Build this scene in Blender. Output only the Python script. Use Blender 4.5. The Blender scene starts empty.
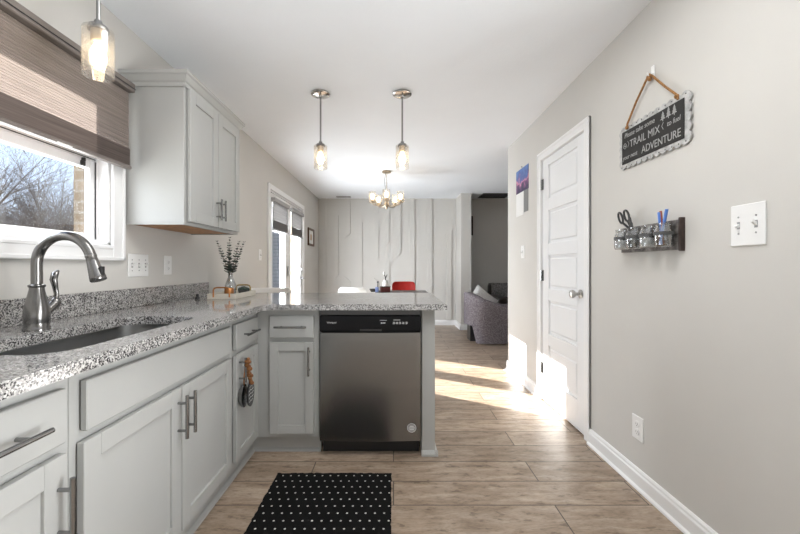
import bpy, bmesh, math, random
from mathutils import Vector, Matrix

# ------------------------------------------------------------------ camera, world, lights
SC = bpy.context.scene
COL = SC.collection
R = math.radians
CAMZ = 1.14
cam_d = bpy.data.cameras.new('camera'); cam = bpy.data.objects.new('camera', cam_d); COL.objects.link(cam)
cam.location = (0, 0, CAMZ); cam.rotation_euler = (R(90), 0, 0)
cam_d.sensor_width = 36; cam_d.lens = 370 / 800 * 36
cam_d.shift_x = 6.5 / 800; cam_d.shift_y = -1.0 / 800
cam_d.clip_start = 0.03; cam_d.clip_end = 300
SC.camera = cam
SC.view_settings.view_transform = 'Standard'; SC.view_settings.look = 'None'
SC.view_settings.gamma = 1; SC.view_settings.use_curve_mapping = False
SC.view_settings.exposure = 0.63
try:
    SC.cycles.use_denoising = True
    SC.cycles.max_bounces = 10; SC.cycles.diffuse_bounces = 5; SC.cycles.transparent_max_bounces = 16
    SC.cycles.sample_clamp_indirect = 6; SC.cycles.caustics_reflective = False; SC.cycles.caustics_refractive = False
except Exception:
    pass

SUN_DIR = Vector((1, -0.62, -0.437)).normalized()
w = bpy.data.worlds.new('sky'); SC.world = w; w.use_nodes = True
wn = w.node_tree; wn.nodes.clear()
wo = wn.nodes.new('ShaderNodeOutputWorld'); wb = wn.nodes.new('ShaderNodeBackground')
tc = wn.nodes.new('ShaderNodeTexCoord'); sx = wn.nodes.new('ShaderNodeSeparateXYZ'); rp = wn.nodes.new('ShaderNodeValToRGB')
wn.links.new(tc.outputs['Generated'], sx.inputs[0]); wn.links.new(sx.outputs['Z'], rp.inputs[0])
rp.color_ramp.elements[0].position = 0.0; rp.color_ramp.elements[0].color = (.72, .84, .98, 1)
rp.color_ramp.elements[1].position = 0.6; rp.color_ramp.elements[1].color = (.22, .42, .85, 1)
wn.links.new(rp.outputs[0], wb.inputs[0]); wn.links.new(wb.outputs[0], wo.inputs[0])
wb.inputs[1].default_value = 1.25

def light(name, kind, loc, energy, color=(1, 1, 1), size=None, direction=None):
    d = bpy.data.lights.new(name, kind); d.energy = energy; d.color = color
    o = bpy.data.objects.new(name, d); COL.objects.link(o); o.location = loc
    if size: d.shape = 'RECTANGLE'; d.size, d.size_y = size
    if direction is not None:
        o.rotation_euler = Vector(direction).to_track_quat('-Z', 'Y').to_euler()
    return o
sun = light('sun', 'SUN', (-10, 8, 8), 25, (1, .96, .90), direction=SUN_DIR); sun.data.angle = R(0.5)
light('fill_right_behind', 'AREA', (1.24, .50, 1.25), 66, (.96, .98, 1), (.9, 1.7), (-1, -.60, .62))  # added fill lamp beside the right wall, no window behind it
light('fill_behind', 'AREA', (0, -1.9, .75), 6, (.90, .95, 1), (2.2, 1.3), (0, .55, .84))  # added fill lamp behind the camera, aimed up to brighten the ceiling
light('kitchen_window_daylight', 'AREA', (-1.60, 1.386, 1.46), 6, (.93, .97, 1), (.92, .38), (1, -.15, .04))
light('kitchen_ceiling_fill', 'AREA', (.05, 1.30, 2.425), 12, (1, .985, .96), (1.2, .55), (0, 0, -1))  # added overhead fill lamp out of view, no fixture modelled
light('patio_daylight', 'AREA', (-1.85, 5.10, 1.0), 152, (.90, .95, 1), (1.4, 1.8), (1, .45, .22))

# ------------------------------------------------------------------ materials
MATS = {}
def mat(name, color, rough=.5, metal=0.0, spec=.5, **kw):
    m = bpy.data.materials.new(name); m.use_nodes = True
    b = m.node_tree.nodes['Principled BSDF']
    b.inputs['Base Color'].default_value = (*color, 1); b.inputs['Roughness'].default_value = rough
    b.inputs['Metallic'].default_value = metal
    b.inputs['Specular IOR Level'].default_value = spec
    for k, v in kw.items(): b.inputs[k.replace('_', ' ')].default_value = v
    MATS[name] = m
    return m
def nd(m, t, **kw):
    n = m.node_tree.nodes.new('ShaderNode' + t)
    for k, v in kw.items(): setattr(n, k, v)
    return n
def ln(m, a, b): m.node_tree.links.new(a, b)
def bs(m): return m.node_tree.nodes['Principled BSDF']
def coords(m, scale=(1, 1, 1), rot=(0, 0, 0)):
    t = nd(m, 'NewGeometry'); mp = nd(m, 'Mapping')
    mp.inputs['Scale'].default_value = scale; mp.inputs['Rotation'].default_value = rot
    ln(m, t.outputs['Position'], mp.inputs[0]); return mp.outputs[0]
def noise(m, vec, scale, detail=3, rough=.5):
    n = nd(m, 'TexNoise'); n.inputs['Scale'].default_value = scale; n.inputs['Detail'].default_value = detail
    n.inputs['Roughness'].default_value = rough
    if vec is not None: ln(m, vec, n.inputs['Vector'])
    return n
def ramp(m, fac, stops, interp='LINEAR'):
    r = nd(m, 'ValToRGB'); cr = r.color_ramp; cr.interpolation = interp
    while len(cr.elements) < len(stops): cr.elements.new(.5)
    for e, (p, c) in zip(cr.elements, stops):
        e.position = p; e.color = (*c, 1) if len(c) == 3 else c
    ln(m, fac, r.inputs[0]); return r.outputs[0]
def mix(m, fac, a, b, mode='MIX'):
    n = nd(m, 'MixRGB', blend_type=mode)
    for i, v in zip((0, 1, 2), (fac, a, b)):
        if hasattr(v, 'is_output'): ln(m, v, n.inputs[i])
        else: n.inputs[i].default_value = v if i == 0 else (*v, 1)
    return n.outputs[0]
def bump(m, h, strength=.2, dist=.01):
    b = nd(m, 'Bump'); b.inputs['Strength'].default_value = strength; b.inputs['Distance'].default_value = dist
    ln(m, h, b.inputs['Height']); ln(m, b.outputs[0], bs(m).inputs['Normal'])
def math_n(m, op, a, b=0.0):
    n = nd(m, 'Math', operation=op)
    for i, v in enumerate((a, b)):
        if hasattr(v, 'is_output'): ln(m, v, n.inputs[i])
        else: n.inputs[i].default_value = v
    return n.outputs[0]

def textured(name, c, rough=.5, var=.04, scale=8, bscale=250, bstr=.05, spec=.4):
    m = mat(name, c, rough, spec=spec); v = coords(m)
    n = noise(m, v, scale, 3)
    lo = tuple(x * (1 - var) for x in c); hi = tuple(min(1, x * (1 + var)) for x in c)
    ln(m, ramp(m, n.outputs['Fac'], [(.3, lo), (.7, hi)]), bs(m).inputs['Base Color'])
    if bstr: bump(m, noise(m, v, bscale, 2).outputs['Fac'], bstr, .002)
    return m
WALL = textured('wall_paint', (.60, .585, .555), .75, .015, 3, 300, .10, .25)
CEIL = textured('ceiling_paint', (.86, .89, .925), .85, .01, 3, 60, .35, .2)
TRIM = textured('white_trim_paint', (.83, .83, .83), .38, .01, 4, 200, .02)
DOORP = textured('white_door_paint', (.80, .81, .82), .35, .01, 4, 200, .02)
CAB = textured('grey_cabinet_paint', (.405, .408, .396), .42, .015, 5, 300, .02)
WOODY = textured('cabinet_underside_wood', (.42, .20, .07), .5, .25, 25, 90, .1)
BLACKP = mat('black_plastic', (.012, .012, .013), .3)
GLOSSB = mat('black_gloss', (.006, .006, .007), .18, spec=.2)
NICKEL = mat('brushed_nickel', (.46, .44, .42), .28, 1)
FAUCET = mat('brushed_faucet_steel', (.21, .205, .20), .22, 1)
DARKST = mat('dark_brushed_steel', (.27, .27, .27), .24, 1)
CHROME = mat('polished_nickel', (.62, .60, .57), .12, 1)
BRONZE = mat('champagne_metal', (.42, .34, .25), .3, 1)
COPPER = mat('copper', (.55, .24, .09), .3, 1)
GOLD = mat('dull_gold', (.45, .33, .14), .35, 1)
WHITEP = mat('white_plastic', (.80, .80, .79), .35)
VINYL = mat('white_vinyl', (.82, .82, .82), .4)
DARKWOOD = textured('dark_wood', (.045, .024, .016), .4, .3, 30, 90, .1)
GREYMETAL = mat('dark_grey_metal', (.10, .10, .10), .4, .6)
WHITETX = mat('white_print', (.75, .75, .75), .6)
SCREW = mat('screw_grey', (.30, .30, .30), .4, .5)

def steel(name, c, rough, sc):
    m = mat(name, c, rough, 1); v = coords(m, sc)
    n = noise(m, v, 1, 4, .6)
    ln(m, ramp(m, n.outputs['Fac'], [(.3, tuple(x * .99 for x in c)), (.7, tuple(min(1, x * 1.01) for x in c))]), bs(m).inputs['Base Color'])
    rr = nd(m, 'MapRange'); rr.inputs[3].default_value = rough * .99; rr.inputs[4].default_value = rough * 1.01
    ln(m, n.outputs['Fac'], rr.inputs[0]); ln(m, rr.outputs[0], bs(m).inputs['Roughness'])
    return m
STEEL = steel('stainless_door', (.25, .248, .245), .27, (900, 900, 3))
SINKST = steel('stainless_sink', (.36, .36, .355), .30, (12, 300, 300))

def granite():
    m = mat('speckled_granite', (.5, .5, .5), .08, spec=.55); v = coords(m)
    nz = noise(m, v, 60, 2); add = nd(m, 'VectorMath', operation='MULTIPLY_ADD')
    ln(m, nz.outputs['Color'], add.inputs[0]); add.inputs[1].default_value = (.007,) * 3; ln(m, v, add.inputs[2])
    vo = nd(m, 'TexVoronoi'); vo.inputs['Scale'].default_value = 265; ln(m, add.outputs[0], vo.inputs['Vector'])
    sp = nd(m, 'SeparateColor'); ln(m, vo.outputs['Color'], sp.inputs[0])
    big = noise(m, v, 22, 3)
    f = math_n(m, 'ADD', sp.outputs[0], math_n(m, 'MULTIPLY', math_n(m, 'SUBTRACT', big.outputs['Fac'], .5), .5))
    c = ramp(m, f, [(0, (.032, .030, .031)), (.22, (.13, .125, .125)), (.38, (.28, .27, .265)), (.58, (.45, .44, .425)), (.82, (.56, .55, .535))], 'CONSTANT')
    ln(m, c, bs(m).inputs['Base Color'])
    return m
GRANITE = granite()

def planks():
    m = mat('plank_floor', (.3, .24, .19), .36, spec=.45)
    v = coords(m)
    br = nd(m, 'TexBrick'); br.offset = .37; br.offset_frequency = 2
    br.inputs['Scale'].default_value = 1; br.inputs['Brick Width'].default_value = 1.22; br.inputs['Row Height'].default_value = .196
    br.inputs['Mortar Size'].default_value = .003; br.inputs['Mortar Smooth'].default_value = .1; br.inputs['Bias'].default_value = 0
    br.inputs['Color1'].default_value = (.0, .0, .0, 1); br.inputs['Color2'].default_value = (1, 1, 1, 1); br.inputs['Mortar'].default_value = (.5, .5, .5, 1)
    ln(m, v, br.inputs['Vector'])
    off = nd(m, 'VectorMath', operation='MULTIPLY_ADD'); ln(m, br.outputs['Color'], off.inputs[0]); off.inputs[1].default_value = (7, 3, 0); ln(m, v, off.inputs[2])
    mp = nd(m, 'Mapping'); mp.inputs['Scale'].default_value = (3.2, 15, 1); ln(m, off.outputs[0], mp.inputs[0])
    g1 = noise(m, mp.outputs[0], 1.3, 6, .62); g1.inputs['Distortion'].default_value = .6
    mp2 = nd(m, 'Mapping'); mp2.inputs['Scale'].default_value = (38, 150, 1); ln(m, off.outputs[0], mp2.inputs[0])
    g2 = noise(m, mp2.outputs[0], 1, 4, .6)
    mp3 = nd(m, 'Mapping'); mp3.inputs['Scale'].default_value = (6.5, 17, 1); ln(m, off.outputs[0], mp3.inputs[0])
    g3 = noise(m, mp3.outputs[0], 1.6, 4, .65)
    c = ramp(m, g1.outputs['Fac'], [(.26, (.235, .170, .120)), (.5, (.385, .300, .228)), (.72, (.52, .43, .345))])
    c = mix(m, .62, c, ramp(m, g3.outputs['Fac'], [(.36, (.30, .26, .23)), (.42, (.84, .82, .80)), (.52, (1, 1, 1)), (.72, (1.14, 1.12, 1.10))]), 'MULTIPLY')
    c = mix(m, .38, c, ramp(m, g2.outputs['Fac'], [(.36, (.45, .42, .40)), (.5, (1, 1, 1)), (.7, (1.12, 1.12, 1.12))]), 'MULTIPLY')
    c = mix(m, .55, c, ramp(m, br.outputs['Color'], [(0, (.66, .63, .60)), (1, (1.20, 1.18, 1.16))]), 'MULTIPLY')
    c = mix(m, br.outputs['Fac'], c, (.075, .055, .042))
    ln(m, c, bs(m).inputs['Base Color'])
    bump(m, math_n(m, 'SUBTRACT', math_n(m, 'MULTIPLY', g2.outputs['Fac'], .4), br.outputs['Fac']), .12, .004)
    return m
FLOOR = planks()

def thin_glass(name, tint=(1, 1, 1), refl=.08, rough=0.0, seeds=False):
    m = bpy.data.materials.new(name); m.use_nodes = True; t = m.node_tree; t.nodes.clear()
    o = nd(m, 'OutputMaterial'); a = nd(m, 'BsdfTransparent'); g = nd(m, 'BsdfGlossy'); mx = nd(m, 'MixShader')
    a.inputs[0].default_value = (*tint, 1); g.inputs['Roughness'].default_value = rough
    lw = nd(m, 'LayerWeight'); lw.inputs[0].default_value = .25
    f = math_n(m, 'ADD', math_n(m, 'MULTIPLY', lw.outputs['Facing'], refl * 2.5), refl * .5)
    if seeds:
        v = coords(m); vo = nd(m, 'TexVoronoi'); vo.inputs['Scale'].default_value = 150; ln(m, v, vo.inputs['Vector'])
        s = math_n(m, 'LESS_THAN', vo.outputs['Distance'], .22)
        f = math_n(m, 'ADD', f, math_n(m, 'MULTIPLY', s, .28))
    ln(m, f, mx.inputs[0]); ln(m, a.outputs[0], mx.inputs[1]); ln(m, g.outputs[0], mx.inputs[2])
    last = mx.outputs[0]
    if seeds:
        tr = nd(m, 'BsdfTranslucent'); tr.inputs[0].default_value = (.95, .93, .90, 1); m2 = nd(m, 'MixShader')
        ln(m, math_n(m, 'ADD', math_n(m, 'MULTIPLY', s, .22), .045), m2.inputs[0]); ln(m, last, m2.inputs[1]); ln(m, tr.outputs[0], m2.inputs[2]); last = m2.outputs[0]
    ln(m, last, o.inputs[0])
    return m
GLASS = thin_glass('window_glass')
SEEDED = thin_glass('seeded_glass', (.97, .96, .94), .14, .05, True)
JARGL = thin_glass('jar_glass', (.90, .91, .91), .30, .03)

def emit(name, c, s):
    m = bpy.data.materials.new(name); m.use_nodes = True; t = m.node_tree; t.nodes.clear()
    o = nd(m, 'OutputMaterial'); e = nd(m, 'Emission'); e.inputs[0].default_value = (*c, 1); e.inputs[1].default_value = s
    ln(m, e.outputs[0], o.inputs[0]); return m
BULB = emit('lit_bulb', (1, .78, .52), 13)
BULB2 = emit('lit_chandelier_bulb', (1, .80, .55), 12)

def shade_fabric(name, c, trans):
    m = bpy.data.materials.new(name); m.use_nodes = True; t = m.node_tree; t.nodes.clear()
    o = nd(m, 'OutputMaterial'); d = nd(m, 'BsdfDiffuse'); tr = nd(m, 'BsdfTranslucent'); mx = nd(m, 'MixShader')
    v = coords(m, (3, 3, 260)); n = noise(m, v, 1, 2)
    cc = ramp(m, n.outputs['Fac'], [(.3, tuple(x * .78 for x in c)), (.7, tuple(min(1, x * 1.15) for x in c))])
    ln(m, cc, d.inputs[0]); ln(m, cc, tr.inputs[0]); mx.inputs[0].default_value = trans
    ln(m, d.outputs[0], mx.inputs[1]); ln(m, tr.outputs[0], mx.inputs[2]); ln(m, mx.outputs[0], o.inputs[0]); return m
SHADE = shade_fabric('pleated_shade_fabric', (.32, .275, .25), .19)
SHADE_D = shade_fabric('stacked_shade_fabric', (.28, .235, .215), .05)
PSHADE = shade_fabric('patio_shade_fabric', (.30, .298, .30), .055)
PSHADE_D = mat('patio_shade_rail', (.34, .34, .345), .6)
HEADRAIL = mat('bronze_headrail', (.20, .175, .16), .45, .2)

def mat_rug():
    m = mat('black_dotted_mat', (.01, .01, .01), .95, spec=.1)
    g = nd(m, 'NewGeometry'); s = nd(m, 'SeparateXYZ'); ln(m, g.outputs['Position'], s.inputs[0])
    vv = math_n(m, 'DIVIDE', s.outputs['Y'], .0505); row = math_n(m, 'FLOOR', vv)
    sh = math_n(m, 'MULTIPLY', math_n(m, 'MODULO', math_n(m, 'ADD', row, 100), 2), .5)
    uu = math_n(m, 'ADD', math_n(m, 'DIVIDE', s.outputs['X'], .0425), sh)
    du = math_n(m, 'MULTIPLY', math_n(m, 'SUBTRACT', math_n(m, 'FRACT', math_n(m, 'ADD', uu, 50)), .5), .0425)
    dv = math_n(m, 'MULTIPLY', math_n(m, 'SUBTRACT', math_n(m, 'FRACT', vv), .5), .0505)
    d = math_n(m, 'SQRT', math_n(m, 'ADD', math_n(m, 'MULTIPLY', du, du), math_n(m, 'MULTIPLY', dv, dv)))
    dot = math_n(m, 'LESS_THAN', d, .0046)
    ln(m, mix(m, dot, (.008, .008, .008), (.62, .60, .57)), bs(m).inputs['Base Color'])
    bump(m, noise(m, g.outputs['Position'], 350, 2).outputs['Fac'], .8, .004)
    return m
RUG = mat_rug()

def tweed():
    m = mat('grey_tweed', (.25, .23, .24), .9, spec=.1); v = coords(m)
    n = noise(m, v, 70, 4, .7)
    ln(m, ramp(m, n.outputs['Fac'], [(.33, (.075, .068, .075)), (.5, (.21, .185, .20)), (.68, (.37, .335, .355))]), bs(m).inputs['Base Color'])
    bump(m, n.outputs['Fac'], .4, .01); return m
TWEED = tweed()
PILLOW = textured('pale_pillow_fabric', (.62, .60, .58), .9, .12, 40, 200, .2)
LEATHER = textured('dark_brown_leather', (.030, .022, .018), .4, .2, 8, 120, .2)
THROW = textured('grey_throw_fleece', (.24, .225, .215), .95, .5, 40, 150, .5)
RED = textured('red_chair_plastic', (.42, .022, .015), .5, .03, 6, 200, .02)
CHAIRW = mat('white_chair_shell', (.82, .80, .77), .4)
BEECH = textured('light_wood_leg', (.48, .32, .18), .5, .15, 20, 60, .1)
TABLETOP = textured('dark_table_top', (.05, .042, .038), .35, .2, 20, 60, .05)
CREAM = textured('cream_tray_wood', (.66, .62, .54), .5, .06, 12, 60, .05)
LEAF = textured('eucalyptus_leaf', (.045, .068, .055), .6, .3, 40, 100, .05)
STEM = mat('stem_brown', (.10, .075, .045), .7)
BEAD = textured('wood_bead', (.20, .078, .022), .5, .2, 60, 100, .05)
CHALK = textured('chalkboard', (.030, .029, .028), .85, .25, 14, 200, .05)
CHALKTX = mat('chalk_lettering', (.36, .36, .355), .9)
GALV = textured('galvanised_metal', (.44, .44, .435), .45, .3, 45, 120, .15)
JUTE = textured('jute_rope', (.30, .15, .055), .9, .35, 120, 400, .4)
BARN = textured('weathered_grey_board', (.20, .185, .175), .8, .55, 35, 60, .3)
BARNDK = textured('dark_board_end', (.045, .030, .025), .7, .3, 30, 60, .2)
PENBLUE = mat('blue_pen', (.10, .22, .60), .35)
PENRED = mat('red_pencil', (.42, .11, .06), .5)
PAPER = mat('white_paper', (.74, .74, .73), .8)
GREYPAPER_SHADOW = mat('grey_paper_shadow', (.22, .22, .215), .8)  # mat board of the living room frame, also the painted calendar shadow
DARKRED = mat('dark_red_glaze', (.075, .014, .012), .3)
BLUEPL = mat('blue_packet', (.25, .33, .62), .5)

def brick(name, c1, c2, mort, rx=R(90), scale=4.6):
    m = mat(name, c1, .9, spec=.1)
    g = nd(m, 'NewGeometry'); s = nd(m, 'SeparateXYZ'); ln(m, g.outputs['Position'], s.inputs[0])
    cmb = nd(m, 'CombineXYZ'); ln(m, math_n(m, 'ADD', s.outputs['X'], s.outputs['Y']), cmb.inputs[0]); ln(m, s.outputs['Z'], cmb.inputs[1])
    b = nd(m, 'TexBrick'); b.inputs['Scale'].default_value = scale
    b.inputs['Color1'].default_value = (*c1, 1); b.inputs['Color2'].default_value = (*c2, 1); b.inputs['Mortar'].default_value = (*mort, 1)
    b.inputs['Mortar Size'].default_value = .03
    ln(m, cmb.outputs[0], b.inputs['Vector']); ln(m, b.outputs['Color'], bs(m).inputs['Base Color']); return m
BRICK = brick('tan_brick', (.30, .23, .16), (.24, .185, .125), (.34, .30, .25))
def siding():
    m = mat('grey_blue_siding', (.2, .22, .27), .7, spec=.2)
    g = nd(m, 'NewGeometry'); s = nd(m, 'SeparateXYZ'); ln(m, g.outputs['Position'], s.inputs[0])
    f = math_n(m, 'FRACT', math_n(m, 'MULTIPLY', s.outputs['Z'], 6.5))
    ln(m, ramp(m, f, [(0, (.11, .105, .105)), (.18, (.22, .21, .205)), (1, (.27, .258, .25))]), bs(m).inputs['Base Color']); return m
SIDING = siding()
BARK = textured('bare_bark', (.20, .165, .135), .9, .35, 6, 60, .3)
GRASS = textured('winter_grass', (.15, .13, .065), .95, .3, 2, 60, .3)
ROOFM = textured('roof_shingle', (.10, .095, .09), .9, .2, 8, 60, .3)
def calendar_art():
    m = mat('calendar_photo_print', (.1, .08, .2), .5); v = coords(m)
    s = nd(m, 'SeparateXYZ'); ln(m, v, s.inputs[0]); n = noise(m, v, 14, 4)
    f = math_n(m, 'ADD', math_n(m, 'MULTIPLY', math_n(m, 'SUBTRACT', s.outputs['Z'], 1.86), 4.0), math_n(m, 'MULTIPLY', math_n(m, 'SUBTRACT', n.outputs['Fac'], .5), 1.1))
    ln(m, ramp(m, f, [(.1, (.030, .02, .07)), (.3, (.16, .05, .17)), (.42, (.62, .25, .36)), (.50, (.16, .12, .32)), (.62, (.06, .11, .33)), (.95, (.10, .20, .46))]), bs(m).inputs['Base Color']); return m
CALART = calendar_art()

# ------------------------------------------------------------------ mesh helpers
ORIG = {}
class MB:
    def __init__(s): s.bm = bmesh.new()
    def box(s, x0, x1, y0, y1, z0, z1, bev=0, seg=1):
        x0, x1 = sorted((x0, x1)); y0, y1 = sorted((y0, y1)); z0, z1 = sorted((z0, z1))
        r = bmesh.ops.create_cube(s.bm, size=1)
        vs = r['verts']
        for v in vs: v.co = Vector(((x0 + x1) / 2 + v.co.x * (x1 - x0), (y0 + y1) / 2 + v.co.y * (y1 - y0), (z0 + z1) / 2 + v.co.z * (z1 - z0)))
        if bev:
            es = list({e for v in vs for e in v.link_edges})
            bmesh.ops.bevel(s.bm, geom=es, offset=bev, segments=seg, affect='EDGES', profile=.5)
        return s
    def tube(s, pts, rad, seg=10, cap=True, flat=1.0):
        pts = [Vector(p) for p in pts]; n = len(pts)
        rads = rad if isinstance(rad, (list, tuple)) else [rad] * n
        t0 = (pts[1] - pts[0]).normalized()
        up = Vector((0, 0, 1)) if abs(t0.z) < .9 else Vector((0, 1, 0))
        a = t0.cross(up).normalized(); rings = []
        for i, p in enumerate(pts):
            t = (pts[min(i + 1, n - 1)] - pts[max(i - 1, 0)])
            t = t.normalized() if t.length > 1e-9 else t0
            a = (a - t * a.dot(t)).normalized(); b = t.cross(a)
            rings.append([s.bm.verts.new(p + (a * math.cos(k * 2 * math.pi / seg) + b * flat * math.sin(k * 2 * math.pi / seg)) * max(rads[i], 1e-5)) for k in range(seg)])
        s._skin(rings, cap); return s
    def _skin(s, rings, cap, closed=False):
        seg = len(rings[0])
        for r0, r1 in zip(rings, rings[1:] + ([rings[0]] if closed else [])):
            for k in range(seg):
                s.bm.faces.new((r0[k], r0[(k + 1) % seg], r1[(k + 1) % seg], r1[k]))
        if cap and not closed:
            s.bm.faces.new(rings[0][::-1]); s.bm.faces.new(rings[-1])
    def lathe(s, prof, c, axis=(0, 0, 1), seg=24, cap=True):
        ax = Vector(axis).normalized(); q = Vector((0, 0, 1)).rotation_difference(ax).to_matrix(); c = Vector(c)
        rings = [[s.bm.verts.new(c + q @ Vector((max(r, 1e-5) * math.cos(k * 2 * math.pi / seg), max(r, 1e-5) * math.sin(k * 2 * math.pi / seg), z))) for k in range(seg)] for r, z in prof]
        s._skin(rings, cap); return s
    def prism(s, poly, fn, d0, d1):
        """poly: (u,w) outline; fn(u,w,d) -> point."""
        a = [s.bm.verts.new(fn(u, v, d0)) for u, v in poly]; b = [s.bm.verts.new(fn(u, v, d1)) for u, v in poly]
        n = len(poly)
        for k in range(n): s.bm.faces.new((a[k], a[(k + 1) % n], b[(k + 1) % n], b[k]))
        s.bm.faces.new(a[::-1]); s.bm.faces.new(b); return s
    def sphere(s, c, r, seg=12, sc=(1, 1, 1)):
        bmesh.ops.create_uvsphere(s.bm, u_segments=seg, v_segments=max(6, seg // 2), radius=r, matrix=Matrix.Translation(c) @ Matrix.Diagonal((*sc, 1))); return s
    def build(s, name, m, parent=None, smooth=None, loc=None):
        bmesh.ops.recalc_face_normals(s.bm, faces=s.bm.faces[:])
        o0 = ORIG[parent.name] if parent else (Vector(loc) if loc else Vector((0, 0, 0)))
        if not parent and not loc and len(s.bm.verts):
            xs = [v.co for v in s.bm.verts]
            o0 = Vector(((min(p.x for p in xs) + max(p.x for p in xs)) / 2, (min(p.y for p in xs) + max(p.y for p in xs)) / 2, min(p.z for p in xs)))
        if o0.length: bmesh.ops.translate(s.bm, verts=s.bm.verts[:], vec=-o0)
        me = bpy.data.meshes.new(name); s.bm.to_mesh(me); s.bm.free()
        me.materials.append(m)
        if smooth:
            me.polygons.foreach_set('use_smooth', [True] * len(me.polygons))
            try: me.set_sharp_from_angle(angle=R(smooth))
            except Exception: pass
        o = bpy.data.objects.new(name, me); COL.objects.link(o)
        if parent: o.parent = parent
        else: o.location = o0
        ORIG[o.name] = o0.copy()
        return o
def thing(name, label, cat, loc, group=None):
    o = bpy.data.objects.new(name, None); COL.objects.link(o); o.location = loc; o.empty_display_size = .1
    ORIG[o.name] = Vector(loc); return tag(o, label, cat, group)
def tag(o, label, cat, group=None):
    o['label'] = label; o['category'] = cat
    if group: o['group'] = group
    return o
def struct(o, label=None):
    o['kind'] = 'structure'
    if label: o['label'] = label
    return o
def copy_tree(o, loc=None, label=None, parent=None):
    c = o.copy(); COL.objects.link(c)
    if parent: c.parent = parent
    if loc is not None: c.location = loc
    if label: c['label'] = label
    for ch in [x for x in bpy.data.objects if x.parent == o]: copy_tree(ch, parent=c)
    return c
def text(name, body, size, M, m, parent, sx=1.0, ext=.0004, align='CENTER', bold=0.0, shear=0.0):
    cu = bpy.data.curves.new(name, 'FONT'); cu.body = body; cu.size = size; cu.extrude = ext; cu.align_x = align; cu.align_y = 'CENTER'; cu.offset = bold; cu.shear = shear
    t = bpy.data.objects.new(name, cu); COL.objects.link(t)
    bpy.context.view_layer.update()
    me = bpy.data.meshes.new_from_object(t.evaluated_get(bpy.context.evaluated_depsgraph_get()))
    bpy.data.objects.remove(t)
    me.transform(Matrix.Diagonal((sx, 1, 1, 1))); me.transform(M); me.transform(Matrix.Translation(-ORIG[parent.name]))
    me.materials.clear(); me.materials.append(m)
    o = bpy.data.objects.new(name, me); COL.objects.link(o); o.parent = parent; ORIG[o.name] = ORIG[parent.name].copy(); return o
def face_x_neg(x, y, z):   # text plane on the right wall, read looking towards +X
    return Matrix(((0, 0, -1, x), (-1, 0, 0, y), (0, 1, 0, z), (0, 0, 0, 1)))
def face_y_neg(x, y, z):
    return Matrix(((1, 0, 0, x), (0, 0, -1, y), (0, 1, 0, z), (0, 0, 0, 1)))

WL, WR, WB, H = -1.445, 1.265, 7.14, 2.44

# ------------------------------------------------------------------ room shell
struct(MB().box(WL - .2, 5.2, -2.6, WB + .2, -.12, 0).build('floor', FLOOR))
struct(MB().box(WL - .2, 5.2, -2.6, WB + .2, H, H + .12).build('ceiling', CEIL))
WY0, WY1, WZ0, WZ1 = .886, 1.886, 1.245, 2.01      # kitchen window opening
PY0, PY1, PZ1 = 4.30, 5.87, 2.035                  # patio door opening
X0 = WL - .11
b = MB()
for y0, y1, z0, z1 in ((-2.6, WY0, 0, H), (WY0, WY1, 0, WZ0), (WY0, WY1, WZ1, H), (WY1, PY0, 0, H), (PY0, PY1, PZ1, H), (PY1, WB + .2, 0, H)):
    b.box(X0, WL, y0, y1, z0, z1)
struct(b.build('wall_left', WALL))
b = MB()
for y0, y1, z0, z1 in ((-2.6, WY0, -.3, 2.75), (WY0, WY1, -.3, WZ0), (WY0, WY1, WZ1, 2.75), (WY1, PY0, -.3, 2.75), (PY0, PY1, PZ1, 2.75), (PY1, WB + .2, -.3, 2.75)):
    b.box(X0 - .075, X0 - .002, y0, y1, z0, z1)
struct(b.build('wall_exterior', BRICK))
RY1 = 4.09; DY0, DY1, DZ1 = 2.425, 3.165, 2.05
b = MB()
for y0, y1, z0, z1 in ((-2.6, DY0, 0, H), (DY0, DY1, DZ1, H), (DY1, RY1, 0, H)):
    b.box(WR, WR + .12, y0, y1, z0, z1)
struct(b.build('wall_right', WALL))
struct(MB().box(WL - .2, 1.3, WB, WB + .12, 0, H).build('wall_back', WALL))
struct(MB().box(1.3, 5.2, WB, WB + .12, 0, H).build('wall_living', WALL))
struct(MB().box(1.206, 1.386, 6.60, WB, 0, H).build('wall_stub', WALL))
struct(MB().box(5.0, 5.12, -2.6, WB, 0, H).build('wall_far_right', WALL))
struct(MB().box(WL, 5.0, -2.6, -2.48, 0, H).build('wall_front', WALL))
struct(MB().box(WR + .12, 5.0, 2.6, 2.72, 0, H).build('wall_living_front', WALL))
# closet behind the white door
struct(MB().box(WR + .12, 2.2, 2.3, 2.36, 0, H).build('wall_closet', WALL))

def base_x(name, xw, d, y0, y1):   # baseboard on a wall of constant X, d = direction out of the wall
    b = MB(); b.prism([(0, 0), (.016, 0), (.016, .072), (.011, .080), (.011, .090), (.005, .098), (0, .098)], lambda u, v, t: Vector((xw + d * u, t, v)), y0, y1)
    b.prism([(.016, 0), (.028, 0), (.026, .009), (.016, .016)], lambda u, v, t: Vector((xw + d * u, t, v)), y0, y1)
    return struct(b.build(name, TRIM))
def base_y(name, yw, d, x0, x1):
    b = MB(); b.prism([(0, 0), (.016, 0), (.016, .072), (.011, .080), (.011, .090), (.005, .098), (0, .098)], lambda u, v, t: Vector((t, yw + d * u, v)), x0, x1)
    return struct(b.build(name, TRIM))
base_x('baseboard_right', WR, -1, -2.48, 2.372)
base_x('baseboard_right_far', WR, -1, 3.238, RY1 + .016)
base_y('baseboard_right_end', RY1, 1, WR, WR + .12)
base_y('baseboard_back', WB, -1, WL, 1.206)
base_x('baseboard_stub', 1.206, -1, 6.584, WB)
base_y('baseboard_stub_end', 6.60, -1, 1.19, 1.386)
base_y('baseboard_living', WB, -1, 1.386, 5.0)
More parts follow.
